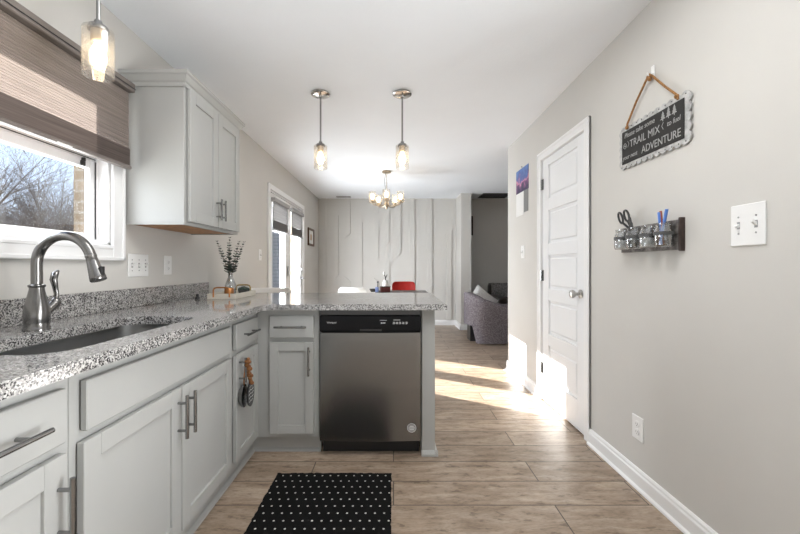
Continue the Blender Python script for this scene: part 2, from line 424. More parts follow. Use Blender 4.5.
base_x('baseboard_left', WL, 1, 3.0, 4.235)
base_x('baseboard_left_far', WL, 1, 5.935, WB)

# accent wall boards
def board(n, pts):
    sc = 370 / WB
    poly = [((250 + px / 3.81 - 393.5) / sc, CAMZ + (266 - (180 + py / 3.81)) / sc) for px, py in pts]
    poly = [(u, min(max(v, .098), H)) for u, v in poly]
    struct(MB().prism(poly, lambda u, v, t: Vector((u, WB - t, v)), 0, .026).build('trim_%d' % n, WALL))
B = [
    [(272, 60), (290, 60), (290, 412), (272, 400)],
    [(320, 120), (338, 135), (338, 362), (320, 378)],
    [(362, 60), (383, 60), (383, 205), (362, 222)],
    [(408, 178), (428, 160), (428, 999), (408, 999)],
    [(362, 368), (382, 385), (382, 999), (362, 999)],
    [(472, 178), (490, 178), (490, 298), (472, 298)],
    [(472, 60), (490, 60), (490, 130), (472, 118)],
    [(472, 372), (490, 388), (490, 999), (472, 999)],
    [(512, 60), (531, 60), (531, 238), (512, 253)],
    [(557, 60), (575, 60), (575, 278), (557, 296)],
    [(512, 322), (531, 310), (531, 999), (512, 999)],
    [(608, 60), (627, 60), (627, 999), (608, 999)],
    [(673, 60), (694, 60), (694, 280), (673, 268)],
    [(676, 290), (694, 300), (694, 386), (676, 386)],
    [(676, 412), (694, 400), (694, 999), (676, 999)],
    [(748, 206), (767, 190), (767, 999), (748, 999)],
]
for i, p in enumerate(B): board(10 + i, p)

# ------------------------------------------------------------------ kitchen window
b = MB()    # casing + jamb liner
cw = .077
for y0, y1, z0, z1 in ((WY0 - cw, WY0, WZ0 + .0, WZ1 + cw), ):
    pass
xo = WL + .018
b.box(WL, xo, WY1, WY1 + cw, WZ0 - cw, WZ1 + cw, .004); b.box(WL, xo, WY0 - cw, WY0, WZ0 - cw, WZ1 + cw, .004)
b.box(WL, xo, WY0, WY1, WZ1, WZ1 + cw, .004); b.box(WL, xo, WY0, WY1, WZ0 - cw, WZ0, .004)
b.box(WL, xo + .008, WY1 + cw - .018, WY1 + cw, WZ0 - cw, WZ1 + cw, .003)
b.box(WL, xo + .008, WY0 - cw, WY1 + cw, WZ0 - cw, WZ0 - cw + .018, .003)
b.box(WL, xo + .004, WY0, WY1, WZ0 - .02, WZ0 - .004, .002)
struct(b.build('trim_1', TRIM))
win = bpy.data.objects.new('window_1', None); COL.objects.link(win); win.location = (WL, 1.386, WZ0); ORIG['window_1'] = Vector(win.location); struct(win, 'white single hung kitchen window above the sink')
b = MB()
b.box(-1.553, WL, WY1 - .012, WY1, WZ0, WZ1); b.box(-1.553, WL, WY0, WY0 + .012, WZ0, WZ1)
b.box(-1.553, WL, WY0, WY1, WZ0, WZ0 + .012); b.box(-1.553, WL, WY0, WY1, WZ1 - .02, WZ1)
b.box(-1.553, -1.495, WY1 - .026, WY1 - .012, WZ0, WZ1); b.box(-1.553, -1.495, WY0 + .012, WY0 + .026, WZ0, WZ1)
b.box(-1.49, -1.475, WY0, WY1, WZ0 + .012, WZ0 + .024)
b.build('window_frame', VINYL, win)
b = MB()
def sash(b, x0, x1, y0, y1, z0, z1, st, rt, rb, bev=.004):
    b.box(x0, x1, y0, y0 + st, z0, z1, bev); b.box(x0, x1, y1 - st, y1, z0, z1, bev)
    b.box(x0, x1, y0 + st, y1 - st, z0, z0 + rb, bev); b.box(x0, x1, y0 + st, y1 - st, z1 - rt, z1, bev)
sash(b, -1.527, -1.499, WY0 + .028, WY1 - .028, WZ0 + .014, 1.665, .032, .045, .042)
b.build('lower_sash', VINYL, win)
b = MB(); sash(b, -1.552, -1.53, WY0 + .028, WY1 - .028, 1.630, WZ1 - .02, .032, .03, .078); b.build('upper_sash', VINYL, win)
MB().box(-1.515, -1.511, WY0 + .055, WY1 - .055, WZ0 + .05, 1.625).build('pane', GLASS, win)
MB().box(-1.543, -1.539, WY0 + .055, WY1 - .055, 1.70, WZ1 - .045).build('pane', GLASS, win)
b = MB(); b.box(-1.497, -1.494, WY1 - .030, WY1 - .026, WZ0 + .03, 1.66); b.box(-1.497, -1.4945, WY0 + .03, WY1 - .03, 1.668, 1.672)
b.build('weather_strip', BLACKP, win)
b = MB(); b.box(-1.498, -1.486, 1.765, 1.79, 1.622, 1.648, .004); b.box(-1.498, -1.480, 1.772, 1.783, 1.642, 1.662, .003); b.build('sash_latch', BLACKP, win)

# shade
sh = thing('cellular_shade', 'taupe pleated shade half drawn over the kitchen window', 'window shade', (-1.39, 1.386, 2.09))
SY0, SY1 = .80, 1.94
MB().box(-1.425, -1.352, SY0, SY1, 2.045, 2.092, .004).build('headrail', HEADRAIL, sh)
MB().box(-1.351, -1.349, SY0, SY1, 2.060, 2.064).build('headrail_groove', BLACKP, sh)
def pleats(y0, y1, z0, z1, n, x, amp):
    b = MB(); rows = []
    for i in range(2 * n + 1):
        z = z1 + (z0 - z1) * i / (2 * n); xx = x + (amp if i % 2 else 0)
        rows.append((b.bm.verts.new((xx, y0, z)), b.bm.verts.new((xx, y1, z))))
    for a, c in zip(rows, rows[1:]): b.bm.faces.new((a[0], a[1], c[1], c[0]))
    return b
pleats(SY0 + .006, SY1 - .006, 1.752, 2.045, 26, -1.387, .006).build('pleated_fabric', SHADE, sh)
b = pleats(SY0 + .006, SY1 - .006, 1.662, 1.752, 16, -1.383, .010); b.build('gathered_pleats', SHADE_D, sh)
MB().box(-1.400, -1.368, SY0 + .004, SY1 - .004, 1.645, 1.662, .003).build('bottom_rail', HEADRAIL, sh)
MB().box(-1.366, -1.360, 1.50, 1.57, 1.640, 1.647, .002).build('pull_tab', WHITEP, sh)

# ------------------------------------------------------------------ patio doors
b = MB(); cw = .065
b.box(WL, WL + .018, PY0 - cw, PY0, 0, PZ1 + cw, .004); b.box(WL, WL + .018, PY1, PY1 + cw, 0, PZ1 + cw, .004); b.box(WL, WL + .018, PY0, PY1, PZ1, PZ1 + cw, .004)
b.box(X0, WL, PY0, PY0 + .018, 0, PZ1); b.box(X0, WL, PY1 - .018, PY1, 0, PZ1); b.box(X0, WL, PY0, PY1, PZ1 - .018, PZ1)
b.box(X0, WL - .01, 5.062, 5.108, 0, PZ1)
struct(b.build('trim_2', TRIM))
for n, (y0, y1) in ((2, (4.32, 5.06)), (3, (5.11, 5.85))):
    d = bpy.data.objects.new('door_%d' % n, None); COL.objects.link(d); d.location = (-1.48, (y0 + y1) / 2, 0); ORIG[d.name] = Vector(d.location)
    struct(d, 'white glazed patio door with a grey shade')
    b = MB(); sash(b, -1.50, -1.458, y0, y1, .012, 2.014, .105, .11, .22, .003); b.build('door_frame', TRIM, d)
    b = MB(); sash(b, -1.462, -1.450, y0 + .09, y1 - .09, .215, 1.92, .018, .018, .018, .003); b.build('glazing_bead', TRIM, d)
    MB().box(-1.482, -1.478, y0 + .1, y1 - .1, .23, 1.906).build('pane', GLASS, d)
    yh = y1 + .01 if n == 3 else y1
    if n == 3:
        b = MB()
        for z in (.95, 1.085): b.lathe([(.026, 0), (.026, .008), (.014, .014)], (-1.458, y1 - .055, z), (1, 0, 0), 16)
        b.tube([(-1.45, y1 - .055, .95), (-1.405, y1 - .055, .95), (-1.400, y1 - .075, .95), (-1.400, y1 - .16, .95)], [.010, .010, .010, .007], 8)
        b.box(-1.446, -1.43, y1 - .06, y1 - .05, 1.065, 1.105, .002); b.build('door_handle', DARKST, d, 40)
    else:
        b = MB()
        for z in (1.02, .25): b.box(-1.452, -1.443, y1 - .006, y1 + .012, z, z + .10, .002)
        b.tube([(-1.444, y1 + .003, 1.0), (-1.444, y1 + .003, 1.14)], .007, 8); b.build('hinge', DARKST, d)
    s = thing('cellular_shade', 'grey pleated shade on the %s patio door' % ('nearer' if n == 2 else 'farther'), 'window shade', (-1.43, (y0 + y1) / 2, 1.95), 'shades on the patio doors')
    MB().box(-1.449, -1.398, y0 + .055, y1 - .055, 1.905, 1.955, .006).build('headrail', PSHADE_D, s)
    pleats(y0 + .065, y1 - .065, 1.69, 1.905, 14, -1.432, .006).build('pleated_fabric', PSHADE, s)
    pleats(y0 + .065, y1 - .065, 1.585, 1.69, 12, -1.434, .012).build('gathered_pleats', PSHADE_D, s)
    MB().box(-1.440, -1.412, y0 + .062, y1 - .062, 1.568, 1.585, .003).build('bottom_rail', PSHADE_D, s)

# ------------------------------------------------------------------ white five panel door in the right wall
b = MB(); cw = .066
for y0, y1, z0, z1 in ((DY0 - cw + .012, DY0 + .012, 0, DZ1 + cw - .012), (DY1 - .012, DY1 + cw - .012, 0, DZ1 + cw - .012), (DY0 + .012, DY1 - .012, DZ1 - .012, DZ1 + cw - .012)):
    b.box(WR - .013, WR, y0, y1, z0, z1, .003)
b.box(WR - .019, WR, DY0 - cw + .012, DY0 - cw + .032, 0, DZ1 + cw - .012, .003); b.box(WR - .019, WR, DY1 + cw - .032, DY1 + cw - .012, 0, DZ1 + cw - .012, .003)
b.box(WR - .019, WR, DY0 - cw + .03, DY1 + cw - .03, DZ1 + cw - .032, DZ1 + cw - .012, .003)
b.box(WR, WR + .118, DY0, DY0 + .014, 0, DZ1); b.box(WR, WR + .118, DY1 - .014, DY1, 0, DZ1); b.box(WR, WR + .118, DY0, DY1, DZ1 - .014, DZ1)
struct(b.build('trim_3', TRIM))
d = bpy.data.objects.new('door_1', None); COL.objects.link(d); d.location = (WR + .02, (DY0 + DY1) / 2, 0); ORIG['door_1'] = Vector(d.location)
struct(d, 'white five panel closet door in the right wall')
y0, y1 = DY0 + .017, DY1 - .017; xa, xb = WR + .004, WR + .039
b = MB(); b.box(xa, xb, y0, y0 + .115, .012, 2.033, .002); b.box(xa, xb, y1 - .115, y1, .012, 2.033, .002)
zs = [.012]; ph = .272; rail = .098; z = .215; panels = []
b.box(xa, xb, y0 + .115, y1 - .115, .012, z, .002)
for i in range(5):
    panels.append((z, z + ph)); z += ph
    b.box(xa, xb, y0 + .115, y1 - .115, z, z + rail if i < 4 else 2.033, .002); z += rail
pn = b.build('door_slab', DOORP, d)
for za, zb in panels:
    b = MB(); b.box(xa + .014, xb - .006, y0 + .113, y1 - .113, za - .002, zb + .002)
    b.prism([(0, 0), (1, 0), (1, 1), (0, 1)], lambda u, v, t: Vector((xa + .014 - t * .008, y0 + .115 + .030 * 0 + (.022 + .010 * t) + u * (y1 - y0 - .23 - 2 * (.022 + .010 * t)), za + (.022 + .010 * t) + v * (zb - za - 2 * (.022 + .010 * t)))), 0, 1)
    b.build('door_panel', DOORP, d)
for z in (.28, 1.06, 1.83):
    b = MB(); b.tube([(WR - .006, DY1 - .016, z - .045), (WR - .006, DY1 - .016, z + .045)], .007, 10); b.box(WR - .002, WR + .003, DY1 - .045, DY1 - .016, z - .045, z + .045)
    b.build('hinge', DARKST, d)
kb = MB().lathe([(.030, 0), (.030, .006), (.012, .012), (.011, .034), (.022, .042), (.028, .055), (.026, .068), (.012, .074), (0, .075)], (xa, y0 + .065, .95), (-1, 0, 0), 24)
kb.build('door_knob', NICKEL, d, 50)
# door stop on the baseboard by the wall end
st = MB(); st.tube([(WR - .016, 3.86, .05), (WR - .095, 3.86, .055)], .005, 8); st.lathe([(.012, 0), (.012, .004), (.006, .006)], (WR - .016, 3.86, .05), (-1, 0, 0), 12)
tagd = thing('door_stop', 'small spring door stop on the baseboard near the wall end', 'door stop', (WR - .016, 3.86, .05))
st.build('spring', DARKST, tagd); MB().lathe([(.008, 0), (.008, .014), (.005, .016)], (WR - .095, 3.86, .055), (-1, 0, 0), 10).build('tip', WHITEP, tagd)

# ------------------------------------------------------------------ cabinets
def fmap(kind, plane):
    """box mapper: u along, w up, d outwards from the face-frame plane."""
    if kind == 'x': return lambda u0, u1, w0, w1, d0, d1: (plane + d0, plane + d1, u0, u1, w0, w1)
    return lambda u0, u1, w0, w1, d0, d1: (u0, u1, plane - d0, plane - d1, w0, w1)
def fpt(kind, plane):
    if kind == 'x': return lambda u, w, d: Vector((plane + d, u, w))
    return lambda u, w, d: Vector((u, plane - d, w))
def shaker(fm, u0, u1, w0, w1, parent, name='door', rail=.058):
    b = MB(); t0, t1 = .004, .023
    b.box(*fm(u0, u0 + rail, w0, w1, t0, t1), .0015); b.box(*fm(u1 - rail, u1, w0, w1, t0, t1), .0015)
    b.box(*fm(u0 + rail, u1 - rail, w0, w0 + rail, t0, t1), .0015); b.box(*fm(u0 + rail, u1 - rail, w1 - rail, w1, t0, t1), .0015)
    b.box(*fm(u0 + rail - .004, u1 - rail + .004, w0 + rail - .004, w1 - rail + .004, t0 + .002, t0 + .010))
    return b.build(name, CAB, parent)
def slab(fm, u0, u1, w0, w1, parent, name='drawer'):
    return MB().box(*fm(u0, u1, w0, w1, .004, .023), .0025).build(name, CAB, parent)
def pull(fp, u, w, L, vert, parent, m=DARKST):
    b = MB(); d = .0232; off = .034; r = .0062
    pt = (lambda t, dd: fp(u, w + t, dd)) if vert else (lambda t, dd: fp(u + t, w, dd))
    b.tube([pt(-L / 2, d + off), pt(L / 2, d + off)], r, 12)
    for t in (-L * .32, L * .32): b.tube([pt(t, d), pt(t, d + off)], r * .8, 10)
    return b.build('handle', m, parent, 40)

FX = -.822; fm, fp = fmap('x', FX), fpt('x', FX)
CT = .880; TK = .105
def base_body(root, y0, y1):
    b = MB()
    b.box(WL + .003, FX - .02, y0 + .0005, y0 + .018, TK, CT); b.box(WL + .003, FX - .02, y1 - .018, y1 - .0005, TK, CT)
    b.box(WL + .003, FX - .02, y0 + .018, y1 - .018, TK, TK + .018); b.box(WL + .003, WL + .012, y0 + .018, y1 - .018, TK, CT)
    b.box(FX - .02, FX, y0 + .0005, y1 - .0005, TK, CT, .001)
    b.box(-.884, -.868, y0 + .0005, y1 - .0005, 0, TK)
    return b.build('cabinet_body', CAB, root)
DW0, DW1, DR0, DR1 = .135, .683, .709, .842
# near drawer cabinet (left edge of the picture)
c = thing('base_cabinet', 'grey drawer base cabinet nearest the camera, left of the sink cabinet', 'cabinet', (-1.12, .70, 0), 'grey base cabinets')
base_body(c, .47, .935)
dr = slab(fm, .49, .905, DR0, DR1, c); pull(fp, .70, .772, .26, False, dr)
dd = shaker(fm, .49, .905, DW0, DW1, c); pull(fp, .882, .555, .16, True, dd)
c = thing('base_cabinet', 'grey base cabinet below the near end of the counter, beside the camera', 'cabinet', (-1.12, .23, 0), 'grey base cabinets')
base_body(c, .0, .469)
dr = slab(fm, .025, .45, DR0, DR1, c); pull(fp, .24, .772, .26, False, dr)
dd = shaker(fm, .025, .45, DW0, DW1, c); pull(fp, .425, .555, .16, True, dd)
# sink cabinet
c = thing('sink_cabinet', 'wide grey two door cabinet under the kitchen sink', 'cabinet', (-1.12, 1.39, 0), 'grey base cabinets')
base_body(c, .936, 1.85)
slab(fm, .965, 1.822, DR0, DR1, c, 'false_drawer_front')
d1 = shaker(fm, .955, 1.396, DW0, DW1, c); pull(fp, 1.372, .58, .16, True, d1)
d2 = shaker(fm, 1.402, 1.832, DW0, DW1, c); pull(fp, 1.428, .58, .16, True, d2)
# narrow cabinet in the corner
c = thing('base_cabinet', 'narrow grey base cabinet right of the sink cabinet in the corner', 'cabinet', (-1.12, 2.03, 0), 'grey base cabinets')
base_body(c, 1.851, 2.228)
dr = slab(fm, 1.882, 2.185, DR0, DR1, c); pull(fp, 2.035, .776, .17, False, dr)
narrow = shaker(fm, 1.882, 2.185, DW0, DW1, c, rail=.052); hnd = pull(fp, 1.915, .60, .13, True, narrow)

# peninsula
PYF = 2.235; gm, gp = fmap('y', PYF), fpt('y', PYF); PBK = 2.84
c = thing('base_cabinet', 'small grey drawer and door cabinet left of the dishwasher', 'cabinet', (-.6, 2.5, 0), 'grey base cabinets')
b = MB(); b.box(FX + .001, -.448, PYF, PBK, TK, CT, .001); b.box(-.8675, -.448, PYF + .055, PYF + .075, 0, TK); b.box(-.884, -.868, 2.2285, PYF + .075, 0, TK); b.build('cabinet_body', CAB, c)
dr = slab(gm, -.742, -.478, DR0, DR1 + .0, c); pull(gp, -.61, .778, .19, False, dr)
dd = shaker(gm, -.742, -.478, DW0, DW1, c, rail=.052); pull(gp, -.502, .575, .17, True, dd)
# shoe moulding along toe kicks
b = MB(); b.prism([(0, 0), (.016, 0), (.014, .010), (0, .020)], lambda u, v, t: Vector((-.867 + u, t, v)), 0, PYF + .055)
b.prism([(0, 0), (.016, 0), (.014, .010), (0, .020)], lambda u, v, t: Vector((t, PYF + .054 - u, v)), -.866, -.448)
struct(b.build('trim_4', CAB))
# end panel, back panel
c = thing('peninsula_end_panel', 'grey end panel of the peninsula right of the dishwasher', 'cabinet panel', (.21, 2.5, 0))
MB().box(.170, .250, PYF - .004, PBK + .02, 0, CT, .0015).build('panel', CAB, c)
b = MB(); b.prism([(0, 0), (.018, 0), (.016, .012), (.006, .026), (0, .03)], lambda u, v, t: Vector((t, PYF - .0045 - u, v)), .168, .268)
b.prism([(0, 0), (.018, 0), (.016, .012), (.006, .026), (0, .03)], lambda u, v, t: Vector((.2505 + u, t, v)), PYF - .022, PBK + .02); b.build('shoe_moulding', CAB, c)
c = tag(MB().box(WL, .168, PBK + .002, PBK + .02, 0, CT).build('peninsula_back_panel', CAB), 'grey back panel of the peninsula facing the dining area', 'cabinet panel')

# dishwasher
dw = thing('dishwasher', 'stainless steel dishwasher with black control strip under the peninsula', 'dishwasher', (-.137, 2.5, 0))
dx0, dx1 = -.443, .166
MB().box(dx0 + .004, dx1 - .004, PYF + .01, PBK - .02, .10, .868).build('tub', GREYMETAL, dw)
b = MB()
pr = [];  N = 14
yF = PYF - .028
for i in range(N + 1):
    t = i / N; pr.append((dx0 + .004 + t * (dx1 - dx0 - .008), yF - .010 * math.sin(math.pi * t) ** .6))
poly = pr + [(dx1 - .004, PYF + .008), (dx0 + .004, PYF + .008)]
b.prism(poly, lambda u, v, t: Vector((u, v, t)), .098, .742)
b.build('door', STEEL, dw, 30)
b = MB(); b.box(dx0 + .003, dx1 - .003, yF - .006, PYF + .008, .748, .845, .004); b.build('control_panel', GLOSSB, dw)
MB().box(dx0 + .003, dx1 - .003, yF + .012, PYF + .008, .848, .872).build('vent_strip', GREYMETAL, dw)
MB().box(-.20, -.07, yF - .0075, yF - .005, .752, .764, .001).build('latch_pocket', BLACKP, dw)
MB().box(dx0 + .01, dx1 - .01, PYF + .045, PYF + .06, .0, .095).build('toe_panel', BLACKP, dw)
text('brand_lettering', 'Whirlpool', .0135, face_y_neg(-.368, yF - .0065, .803), WHITETX, dw)
for i, x in enumerate((-.075, -.065, -.055, .0, .018, .036, .055, .075)):
    b = MB(); b.box(x, x + .006, yF - .0068, yF - .0062, .798, .804)
    if i > 2:
        for k in range(8):
            a0, a1 = k * math.pi / 4, (k + 1) * math.pi / 4
            b.tube([(x + .003 + .007 * math.cos(a0), yF - .0066, .801 + .007 * math.sin(a0)), (x + .003 + .007 * math.cos(a1), yF - .0066, .801 + .007 * math.sin(a1))], .0005, 4)
    b.build('control_icon', WHITETX, dw)
MB().box(-.08, -.04, yF - .0068, yF - .0062, .816, .818).build('control_legend', WHITETX, dw); MB().box(.0, .04, yF - .0068, yF - .0062, .818, .820).build('control_legend', WHITETX, dw)
# round magnet
mg = thing('dishwasher_magnet', 'round grey magnet with white ring on the dishwasher door', 'magnet', (.108, yF - .012, .175))
ym = yF - .0068
MB().lathe([(.027, 0), (.027, .002)], (.108, ym, .178), (0, -1, 0), 32).build('disc', SCREW, mg)
b = MB()
for k in range(32):
    a0, a1 = k * math.pi / 16, (k + 1) * math.pi / 16
    b.tube([(.108 + .0255 * math.cos(a0), ym - .0025, .178 + .0255 * math.sin(a0)), (.108 + .0255 * math.cos(a1), ym - .0025, .178 + .0255 * math.sin(a1))], .0014, 5)
for z, h in ((.188, .012), (.178, .018), (.168, .014)): b.box(.108 - h, .108 + h, ym - .003, ym - .0022, z - .0022, z + .0022)
b.build('white_markings', WHITETX, mg)

# countertop
def rrect(x0, x1, y0, y1, r, n=8):
    out = []
    for cx, cy, a in ((x1 - r, y1 - r, 0), (x0 + r, y1 - r, 90), (x0 + r, y0 + r, 180), (x1 - r, y0 + r, 270)):
        for k in range(n + 1):
            t = R(a + 90 * k / n); out.append((cx + r * math.cos(t), cy + r * math.sin(t)))
    return out
SX0, SX1, SKY0, SKY1 = -1.185, -.865, .94, 1.655
CE = -.758; PFE = 2.172; PBE = 3.13; PRE = .315
bm = bmesh.new()
outer = [(WL, -.02), (CE, -.02), (CE, PFE - .03), (CE + .009, PFE - .009), (CE + .03, PFE), (PRE, PFE), (PRE, PBE), (WL, PBE)]
inner = rrect(SX0, SX1, SKY0, SKY1, .09)
def loop(pts):
    vs = [bm.verts.new((x, y, .914)) for x, y in pts]; return [bm.edges.new((vs[i], vs[(i + 1) % len(vs)])) for i in range(len(vs))]
es = loop(outer) + loop(inner)
bmesh.ops.triangle_fill(bm, use_beauty=True, edges=es)
r = bmesh.ops.extrude_face_region(bm, geom=bm.faces[:])
bmesh.ops.translate(bm, verts=[v for v in r['geom'] if isinstance(v, bmesh.types.BMVert)], vec=(0, 0, -.034))
bmesh.ops.recalc_face_normals(bm, faces=bm.faces[:])
be = [e for e in bm.edges if len(e.link_faces) == 2 and e.calc_face_angle(0) > 1.0 and all(v.co.z > .9 for v in e.verts)]
bmesh.ops.bevel(bm, geom=be, offset=.004, segments=2, affect='EDGES')
m_ = MB(); m_.bm.free(); m_.bm = bm
ct = thing('countertop', 'speckled grey granite countertop with sink cutout and peninsula', 'countertop', (-1.1, 1.5, .88))
m_.build('slab', GRANITE, ct)
MB().box(WL, WL + .02, -.02, 2.86, .9142, 1.016, .002).build('backsplash', GRANITE, ct)

# sink
sk = thing('kitchen_sink', 'undermount stainless steel single bowl sink in granite counter', 'sink', (-1.02, 1.3, .68))
b = MB(); rings = []
for g, z, rr in ((.003, .8797, .095), (.003, .8795, .094), (.002, .86, .092), (-.012, .72, .085), (-.035, .692, .065), (-.10, .688, .04)):
    rings.append([b.bm.verts.new((x, y, z)) for x, y in rrect(SX0 - g, SX1 + g, SKY0 - g, SKY1 + g, max(rr, .03))])
b._skin(rings, False); b.bm.faces.new(rings[-1])
b.build('bowl', SINKST, sk, 35)
MB().lathe([(.045, 0), (.045, .004), (.03, .005), (.028, .001)], (-1.03, 1.3, .688), (0, 0, 1), 24).build('drain', CHROME, sk, 40)

# faucet
fc = thing('kitchen_faucet', 'brushed nickel gooseneck pull-down faucet behind the sink', 'faucet', (-1.26, 1.307, .914))
fx, fy = -1.26, 1.307
MB().lathe([(.038, 0), (.038, .008), (.035, .012), (.0365, .03), (.037, .055), (.034, .085), (.027, .115), (.0215, .140), (.0205, .150), (.024, .153), (.024, .159), (.0195, .162), (.0, .162)], (fx, fy, .914), (0, 0, 1), 32).build('base', FAUCET, fc, 50)
cx, cz, rr = -1.163, 1.150, .097
pts = [(fx, fy, 1.070), (fx, fy, 1.11)] + [(cx + rr * math.cos(R(a)), fy, cz + rr * math.sin(R(a))) for a in range(180, 17, -9)]
MB().tube(pts, .0165, 20).build('spout', FAUCET, fc, 60)
p = Vector(pts[-1]); td = Vector((math.sin(R(18)), 0, -math.cos(R(18))))
MB().lathe([(.0165, 0), (.0175, .002), (.0175, .008), (.0165, .010), (.0185, .03), (.022, .062), (.0245, .082), (.025, .094), (.022, .097), (.0, .097)], p, td, 28).build('spray_head', FAUCET, fc, 50)
b = MB(); q = p + td * .062 + Vector((.0235, -.003, .004)); b.box(q.x - .004, q.x + .006, q.y - .008, q.y + .008, q.z - .018, q.z + .014, .002); b.build('spray_button', BLACKP, fc)
b = MB(); b.tube([(fx, fy + .015, .958), (fx + .003, fy + .045, .985), (fx + .004, fy + .062, 1.0)], [.016, .0165, .018], 16); b.sphere((fx + .004, fy + .066, 1.006), .019, 14)
b.build('valve', FAUCET, fc, 50)
b = MB(); b.tube([(fx + .004, fy + .064, 1.01), (fx + .004, fy + .072, 1.035), (fx + .004, fy + .066, 1.065), (fx + .004, fy + .06, 1.09), (fx + .004, fy + .066, 1.112), (fx + .004, fy + .078, 1.122)], [.011, .0085, .010, .013, .0125, .006], 14, flat=.8); b.build('lever', FAUCET, fc, 60)

# upper cabinet
UX = -1.118; um, up = fmap('x', UX), fpt('x', UX)
uc = thing('wall_cabinet', 'grey two door wall cabinet with crown moulding beside the window', 'cabinet', (-1.28, 2.33, 1.36))
UY0, UY1, UZ0, UZ1 = 1.975, 2.655, 1.362, 2.125
b = MB(); b.box(WL, UX, UY0, UY1, UZ0 + .012, UZ1, .0015)
b.box(UX - .02, UX, UY0, UY1, UZ0, UZ0 + .013); b.box(WL, UX - .02, UY0, UY0 + .016, UZ0, UZ0 + .012); b.box(WL, UX - .02, UY1 - .016, UY1, UZ0, UZ0 + .012)
b.build('cabinet_body', CAB, uc)
MB().box(WL + .002, UX - .022, UY0 + .018, UY1 - .018, UZ0 + .006, UZ0 + .0115).build('underside', WOODY, uc)
d1 = shaker(um, UY0 + .022, 2.312, UZ0 + .018, UZ1 - .03, uc); pull(up, 2.288, UZ0 + .125, .13, True, d1)
d2 = shaker(um, 2.318, UY1 - .022, UZ0 + .018, UZ1 - .03, uc); pull(up, 2.342, UZ0 + .125, .13, True, d2)
b = MB(); prof = [(0, 2.098), (.008, 2.098), (.010, 2.106), (.010, 2.118), (.018, 2.124), (.030, 2.150), (.038, 2.156), (.038, 2.172), (0, 2.172)]
rings = []
for i in range(4):
    ring = []
    for u, z in prof:
        ring.append(b.bm.verts.new([(WL, UY0 - u, z), (UX + u, UY0 - u, z), (UX + u, UY1 + u, z), (WL, UY1 + u, z)][i]))
    rings.append(ring)
b._skin(rings, True); b.box(WL, UX, UY0, UY1, 2.126, 2.171); b.build('crown_moulding', CAB, uc)

# wall plates on the left wall
def plate_x(name, label, cat, xw, d, y0, y1, z0, z1, kind, gangs=1, pos=None):
    t = thing(name, label, cat, (xw, (y0 + y1) / 2, z0))
    MB().box(xw, xw + d * .006, y0, y1, z0, z1, .003).build('plate', WHITEP, t)
    zc = (z0 + z1) / 2
    for g in range(gangs):
        y = y0 + (y1 - y0) * (g + .5) / gangs
        if kind == 'toggle':
            u = 1 if (pos or [1] * gangs)[g] else -1
            b = MB(); b.box(xw + d * .006, xw + d * .0066, y - .006, y + .006, zc - .013, zc + .013); b.build('toggle_slot', SCREW, t)
            b = MB(); b.prism([(.0, -.006), (.0, .006), (.016, .006 + u * .009), (.016, -.002 + u * .009)], lambda a, c, e: Vector((xw + d * (.006 + a), y + e, zc + c)), -.0045, .0045); b.build('toggle', WHITEP, t)
            for s_ in (-1, 1): MB().lathe([(.0035, 0), (.0035, .001)], (xw + d * .006, y, zc + s_ * .030), (d, 0, 0), 10).build('screw', SCREW, t)
        elif kind == 'rocker':
            MB().box(xw + d * .006, xw + d * .009, y - .016, y + .016, zc - .033, zc + .033, .002).build('rocker', WHITEP, t)
        else:
            for s_ in (-1, 1):
                zz = zc + s_ * .020
                f = MB().lathe([(.0165, 0), (.0165, .002), (.015, .003)], (xw + d * .006, y, zz), (d, 0, 0), 20).build('socket', WHITEP, t)
                b = MB(); b.box(xw + d * .009, xw + d * .0094, y - .007, y - .005, zz - .004, zz + .006); b.box(xw + d * .009, xw + d * .0094, y + .005, y + .007, zz - .004, zz + .005)
                b.lathe([(.0025, 0), (.0025, .0004)], (xw + d * .009, y, zz - .008), (d, 0, 0), 8); b.build('slots', GREYMETAL, f)
    return t
plate_x('light_switch', 'white three gang switch plate between window and wall cabinet above backsplash', 'light switch', WL, 1, 2.01, 2.175, 1.080, 1.208, 'toggle', 3, [1, 0, 1])
plate_x('wall_outlet', 'white outlet above the granite backsplash right of the triple switch', 'outlet', WL, 1, 2.325, 2.403, 1.085, 1.205, 'outlet')
plate_x('light_switch', 'white single switch on the left wall beside the patio door', 'light switch', WL, 1, 3.96, 4.04, 1.20, 1.32, 'toggle', 1, [0])
plate_x('light_switch', 'white double toggle switch plate on the right wall', 'light switch', WR, -1, 1.252, 1.383, 1.212, 1.362, 'toggle', 2, [1, 0])
plate_x('wall_outlet', 'white outlet low on the right wall above the baseboard', 'outlet', WR, -1, 1.868, 1.955, .242, .366, 'outlet')
plate_x('light_switch', 'white single switch under the calendar near the wall end', 'light switch', WR, -1, 3.57, 3.655, 1.215, 1.34, 'toggle', 1, [0])

